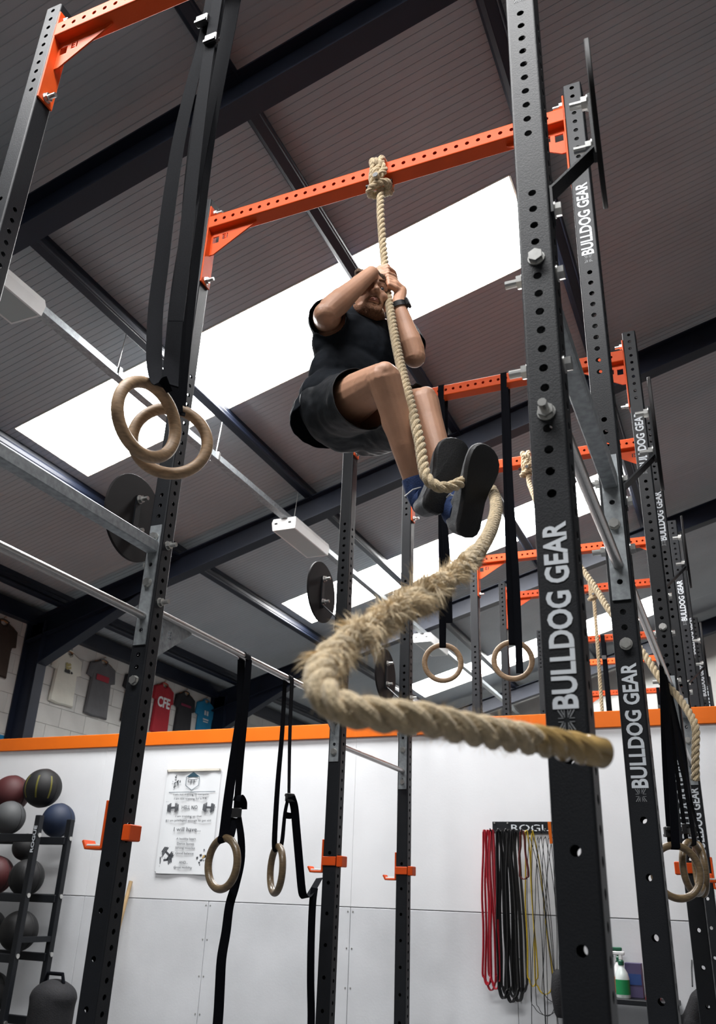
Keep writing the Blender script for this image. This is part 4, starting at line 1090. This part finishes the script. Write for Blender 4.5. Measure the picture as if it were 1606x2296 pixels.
for x0 in (-.042, -.012, .016):
    lg.append([(x0, z0+.014), (x0+.030, z0+.014), (x0+.029, z0+.009), (x0, z0+.009)])
lg += [[(-.046,z0+.010),(-.040,z0+.014),(-.040,z0-.009),(-.046,z0-.005)], [(-.046,z0-.005),(.030,z0-.005),(.030,z0-.0095),(-.040,z0-.0095)], [(-.014,z0+.014),(-.009,z0+.014),(-.013,z0-.024),(-.018,z0-.024)], [(.014,z0+.014),(.019,z0+.014),(.015,z0-.024),(.010,z0-.024)]]
flatp(lg, 'ink', 'logo_letters', -.0082)
def dumbbell(cx, cz, s, rot):
    ps = []; R2 = lambda x, z: (cx+(x*math.cos(rot)-z*math.sin(rot))*s, cz+(x*math.sin(rot)+z*math.cos(rot))*s)
    ps.append([R2(-.02,-.008), R2(.02,-.008), R2(.02,.008), R2(-.02,.008)])
    for sx in (-1, 1):
        for q, hh in ((.024,.036),(.036,.032),(.048,.026)):
            ps.append([R2(sx*q-.005,-hh+random.uniform(0,.006)), R2(sx*q+.005,-hh), R2(sx*q+.006,hh), R2(sx*q-.004,hh-random.uniform(0,.006))])
    for k in range(7):
        x = random.uniform(-.06,.06); l_ = random.uniform(.01,.03); p = R2(x,-.03); ps.append([(p[0]-.0008,p[1]),(p[0]+.0008,p[1]),(p[0],p[1]-l_*s)])
    for k in range(10):
        x, z = R2(random.uniform(-.065,.065), random.uniform(-.04,.05)); r = random.uniform(.001,.0035); ps.append([(x+r*math.cos(t),z+r*math.sin(t)) for t in (0,1.2,2.5,3.8,5)])
    return ps
flatp(dumbbell(-.166, zz(785), 1.05, .05)+dumbbell(.185, zz(785), 1.05, -.05), 'ink')
flatp(dumbbell(-.165, zz(1500), 1.1, -.6)+dumbbell(-.175, zz(1600), 1.1, .15), 'ink')
bl = []
for k in range(26):
    x, z = .185+random.gauss(0,.026), zz(1560)+random.gauss(0,.034); r = random.uniform(.004,.013); bl.append([(x+r*random.uniform(.5,1.2)*math.cos(t), z+r*random.uniform(.5,1.2)*math.sin(t)) for t in (0,.9,1.8,2.7,3.6,4.5,5.4)])
flatp(bl[:18], 'ink'); flatp(bl[18:22], 'inkgold', 'printed_picture', -.0088)
bl = []
for k in range(24):
    x, z = -.166+random.gauss(0,.022), zz(400)+random.gauss(0,.026); r = random.uniform(.003,.010); bl.append([(x+r*random.uniform(.5,1.2)*math.cos(t), z+r*random.uniform(.5,1.2)*math.sin(t)) for t in (0,.9,1.8,2.7,3.6,4.5,5.4)])
flatp(bl, 'ink')

# ------------------------------------------------------------------ ball rack and balls
rk = thing('ball_rack', 'black steel ball rack against the partition at the left edge', 'rack', (-5.25, 5.66, 0))
for x in (0, -1.7):
    for y in (0, .37):
        p = MB().box((x, y, .90), (.05, .05, 1.80), bev=.003)
        po_ = p.build('post', 'black', rk, smooth=False)
        if x == 0: 
            for z in (1.68, 1.30, .98, .55): hexbolt(MB(), (0,0,0), X)
    MB().box((x, .185, .9), (.04, .37, .04)).build('brace', 'black', rk, smooth=False)
bs = MB()
for y in (0, .37):
    for z in (1.63, 1.19, .77, .33): bs.cyl((.026, y, z+.02), (.034, y, z+.02), .017, 12)
bs.build('bolt', 'zinc', rk)
for z in (1.63, 1.19, .77, .33):
    for y in (.02, .35): MB().box((-.85, y, z), (1.70, .04, .06), bev=.004).build('rail', 'black', rk, smooth=False)
t = link('lettering', text_mesh('ROGUE', .20, .030, .0008, .02), 'letter', rk, (0, -.0262, 1.62)); t.rotation_euler = TXROT.to_euler()
def ball(x, y, z, r, m, label, band=None, ring=None):
    G = thing('medicine_ball', label, 'ball', (x, y, z), 'medicine balls on the rack')
    MB().ball((0,0,0), r, None, 28, 18).build('shell', m, G)
    if band:
        q = MB()
        for k in range(3):
            a0 = -1.9+k*.75; pts = [(r*1.003*math.cos(a0)*math.cos(e), r*1.003*math.sin(a0)*math.cos(e), r*1.003*math.sin(e)) for e in [(-.6+.15*j) for j in range(9)]]
            q.ribbon(pts, .014, V((-math.sin(a0), math.cos(a0), 0)), .002)
        q.build('printed_stripe', band, G)
    s = MB(); 
    s.torus((0,0,0), r, .0025, X, Z, 40, 6); s.build('seam', 'ballblk', G)
ball(-5.95,6.01,2.01,.160,'ballred','dark red ball on top of the rack at the left edge')
ball(-5.62,6.03,2.06,.162,'ballblk','black ball with dull yellow print, highest on the rack','ballyel')
ball(-5.45,6.10,1.80,.140,'ballblu','blue ball behind the lettered rack post')
ball(-5.77,5.86,1.80,.135,'ballwhite','pale grey ball just below the dark red top ball')
ball(-6.06,5.84,1.79,.135,'ballblu','dark blue ball half cut by the left edge')
ball(-5.62,5.95,1.575,.105,'ballblk','small black ball on the second tier under the pale ball')
ball(-5.80,5.86,1.35,.150,'ballred','dark red ball on the second tier by the left edge')
ball(-5.46,5.86,1.34,.140,'ballblk','black ball beside the second-tier red ball','ballblk')
ball(-5.44,5.86,.95,.150,'ballblk','black ball on the third tier beside the rack post')
ball(-5.78,5.86,.95,.150,'ballblk','black ball on the third tier at the left edge')
ball(-5.62,5.86,.51,.150,'ballblk','black ball with a pale print on the bottom tier','ballwhite')
sb = thing('sandbag', 'black sandbag standing on the floor beside the ball rack', 'bag', (-4.98, 5.85, 0))
bgm = MB(); bgm.limb([(0,0,.18),(0,0,.48)], [.17,.17]); bgm.ball((0,0,.12), (.20,.17,.12)); bgm.ball((0,0,.52), (.19,.16,.12))
link('bag', remeshed(bgm, .02, 4), 'foam', sb)
MB().tube([(-.09,-.02,.62),(-.07,-.02,.68),(.07,-.02,.68),(.09,-.02,.62)], .014, 8).build('handle', 'strap', sb)
stk = tag(MB().tube([(-4.80,6.05,.0),(-4.765,6.17,.7),(-4.735,6.275,1.345)], .016, 12).build('wooden_stick', 'pine'), 'pale wooden stick leaning on the partition behind the left upright', 'stick')

# ------------------------------------------------------------------ band board
bb = thing('band_board', 'black lettered board of pegs on the partition beside the nearest lettered upright', 'board', (-1.28, WALLY-.012, 1.771))
me = plate([(-.40,-.039),(.16,-.039),(.16,.039),(-.40,.039)], [], .006, 'board')
link('board', me, 'black', bb)
t = link('lettering', text_mesh('ROGUE', .33, .044, .0008, .006), 'letter', bb, (-.10, -.0006, -.002)); t.rotation_euler = PR_.to_euler()
sl = MB()
for x in (-.165, -.105, -.035): sl.box((x, -.0016, -.002), (.006, .0006, .05))
sl.build('stencil_gap', 'black', bb, smooth=False)
sc = MB()
for x in (-.385, -.29, .05, .145):
    for z in (.030, -.030): sc.cyl((x, 0, z), (x, -.004, z), .006, 10)
sc.build('screw', 'zinc', bb)
PEG = [-.44+.055*i for i in range(11)]
for x in PEG[1:]:
    MB().tube([(x,.004,-.030),(x,-.11,-.030),(x,-.125,-.018)], .005, 8).build('peg', 'black', bb)
def band(name, label, cat, group, x, y, z0, z1, w, spread, m, width, lean=0.0, t=.005):
    """stretch loop hanging over a peg: two runs and a rounded bottom"""
    G = thing(name, label, cat, (x, y, z0), group)
    L = z0-z1; pts = []
    for i in range(7): pts.append((-.006-spread*.5*(i/6)**.6+lean*i/6+.004*math.sin(i*1.7+x*40), random.uniform(-.003,.003), -L*.93*i/6))
    for i in range(1, 8):
        a = PI*i/8; pts.append((lean-spread*.5*math.cos(a), 0, -L*.93-L*.07*math.sin(a)))
    for i in range(7): pts.append((.006+spread*.5*(1-i/6)**.6+lean*(1-i/6)+.004*math.sin(i*1.3+x*30), random.uniform(-.003,.003)+.004, -L*.93*(1-i/6)))
    pts.append((0,.004,.010)); pts.append(pts[0])
    if t == 0: MB().tube(spline(pts, 3), width/2, 6).build('loop', m, G)
    else: MB().ribbon(spline(pts, 3), width, V((.35,1,0)), t).build('loop', m, G)
    return G
yb = WALLY-.075
for i, (x, z1, sp_) in enumerate(((-1.720,.79,.045),(-1.700,.76,.055),(-1.685,.80,.050),(-1.665,.77,.048))):
    band('resistance_band', ('first','second','third','fourth')[i]+' red resistance band from the left end of the lettered peg board', 'band', 'red bands', x, yb+.012*(i%3)-.02, 1.735, z1, .02, sp_, 'red', .019)
for i, (x, z1, sp_) in enumerate(((-1.615,.72,.05),(-1.595,.74,.06),(-1.57,.70,.055),(-1.545,.73,.06),(-1.52,.71,.05),(-1.495,.76,.055))):
    band('resistance_band', ('first','second','third','fourth','fifth','sixth')[i]+' black resistance band loop counted from the red bands', 'band', 'black bands', x, yb+.014*(i%3)-.02, 1.735, z1, .02, sp_, 'black_rub', .036 if i % 2 == 0 else .024)
band('resistance_band', 'short dark maroon band loop beside the yellow bands', 'band', 'short bands', -1.448, yb-.03, 1.735, 1.435, .02, .045, 'maroon', .020)
band('resistance_band', 'yellow band loop hanging straight down next to the black bands', 'band', 'yellow bands', -1.425, yb, 1.735, .80, .02, .05, 'yellow', .011)
band('resistance_band', 'yellow band loop leaning right among the thin cables', 'band', 'yellow bands', -1.385, yb+.01, 1.735, .76, .02, .10, 'yellow', .011, .035)
for i in range(8):
    band('skipping_rope', ('first','second','third','fourth','fifth','sixth','seventh','eighth')[i]+' thin dark skipping rope cable counted rightwards from the yellow bands', 'skipping rope', 'cables on the peg board', -1.40+.026*i, yb+.012*(i % 3)-.02, 1.69, random.uniform(.25,.75), .02, random.uniform(.05,.16), 'cable', .0045, random.uniform(-.08,.06), 0)
tag(MB().ribbon([(-1.252,yb-.05,1.80),(-1.250,yb-.052,1.74),(-1.245,yb-.05,1.66)], .022, V((1,.3,0)), .003).build('orange_strap', 'trim'), 'short orange strap hanging in front of the peg board lettering', 'strap')

# ------------------------------------------------------------------ shelf, bottles and rolls at the lower right
sh = thing('shelf', 'narrow black shelf on the partition between the two lettered uprights', 'shelf', (-.84, WALLY-.13, .765))
MB().box((0,0,0), (.62,.24,.030), bev=.004).build('board', 'black', sh, smooth=False)
for x in (-.24, .24): MB().box((x, .06, -.06), (.02, .12, .10)).build('bracket', 'black', sh, smooth=False)
def lathe(mb, prof, c=(0,0,0), n=24):
    rings = [[(c[0]+r*math.cos(2*PI*j/n), c[1]+r*math.sin(2*PI*j/n), c[2]+z) for j in range(n)] for r, z in prof]
    return mb.loft(rings, True, True)
def sprayer(x, y, label, body, lab, trig, s=1.0):
    G = thing('spray_bottle', label, 'bottle', (x, y, .7805)); G.scale = (s, s, s)
    lathe(MB(), [(.040,0),(.043,.006),(.043,.105),(.036,.135),(.018,.165),(.014,.175),(.014,.180)]).build('bottle', body, G)
    lathe(MB(), [(.0436,.020),(.0436,.100)]).build('label', lab, G)
    lathe(MB(), [(.017,.178),(.018,.182),(.018,.200),(.013,.206)]).build('collar', 'dgreen', G)
    q = MB(); q.box((0,0,.222), (.022,.020,.034), bev=.004); q.box((-.012,0,.243), (.075,.022,.020), bev=.004); q.box((-.052,0,.243), (.016,.014,.014)); q.tube([(-.022,0,.236),(-.032,0,.218),(-.030,0,.200)], .005, 8)
    q.build('trigger_head', trig, G)
sprayer(-.845, 6.12, 'clear spray bottle with a green label and white trigger on the shelf', 'pet', 'green', 'white')
sprayer(-.875, 6.225, 'spray bottle with an orange label and green trigger behind the clear bottle', 'white', 'orangelab', 'dgreen', 1.08)
bx = thing('carton', 'purple-grey carton on the shelf behind the clear spray bottle', 'box', (-.785, 6.225, .7805))
MB().box((0,0,.095), (.10,.07,.19), bev=.002).build('carton_body', 'purple', bx, smooth=False)
MB().box((0,-.036,.10), (.09,.002,.06)).build('printed_panel', 'bluelab', bx, smooth=False)
rc = thing('red_wedge', 'red plastic wedge at the right end of the shelf', 'wedge', (-.685, 6.18, .7805))
MB().prism([(-.035,0),(.05,0),(.05,.20),(.0,.20)], (0,0,0), X, Z, .10).build('wedge_body', 'redcard', rc, smooth=False)
fr = thing('foam_roll', 'dark padded roll hanging beside the nearest lettered upright', 'roll', (-1.245, WALLY-.09, .62))
MB().tube([(0,0,.02),(0,0,.05),(-.012,0,.16),(-.004,0,.25),(.006,0,.28)], [.035,.048,.052,.048,.03], 16).build('roll', 'foam', fr)
MB().tube([(0,0,.27),(0,.02,.36),(0,.085,.40)], .004, 6).build('cord', 'cable', fr)
fg = thing('padded_glove', 'dark padded glove hanging low between the right lettered uprights', 'glove', (-.46, 6.10, .60))
gm = MB(); gm.limb([(0,0,-.16),(0,0,-.05),(.0,0,.08)], [.050,.055,.065]); gm.limb([(.0,0,.09),(.05,0,.20),(.10,0,.25)], [.06,.055,.045]); gm.limb([(-.05,0,.02),(-.085,0,.10)], [.035,.028])
link('glove_body', remeshed(gm, .010, 4), 'foam', fg)
MB().tube([(.02,0,.27),(.02,.10,.36),(.02,.19,.40)], .005, 6).build('cord', 'cable', fg)
MB().box((0,-.0,-.195), (.09,.08,.03), bev=.006).build('cuff', 'upper', fg, smooth=False)
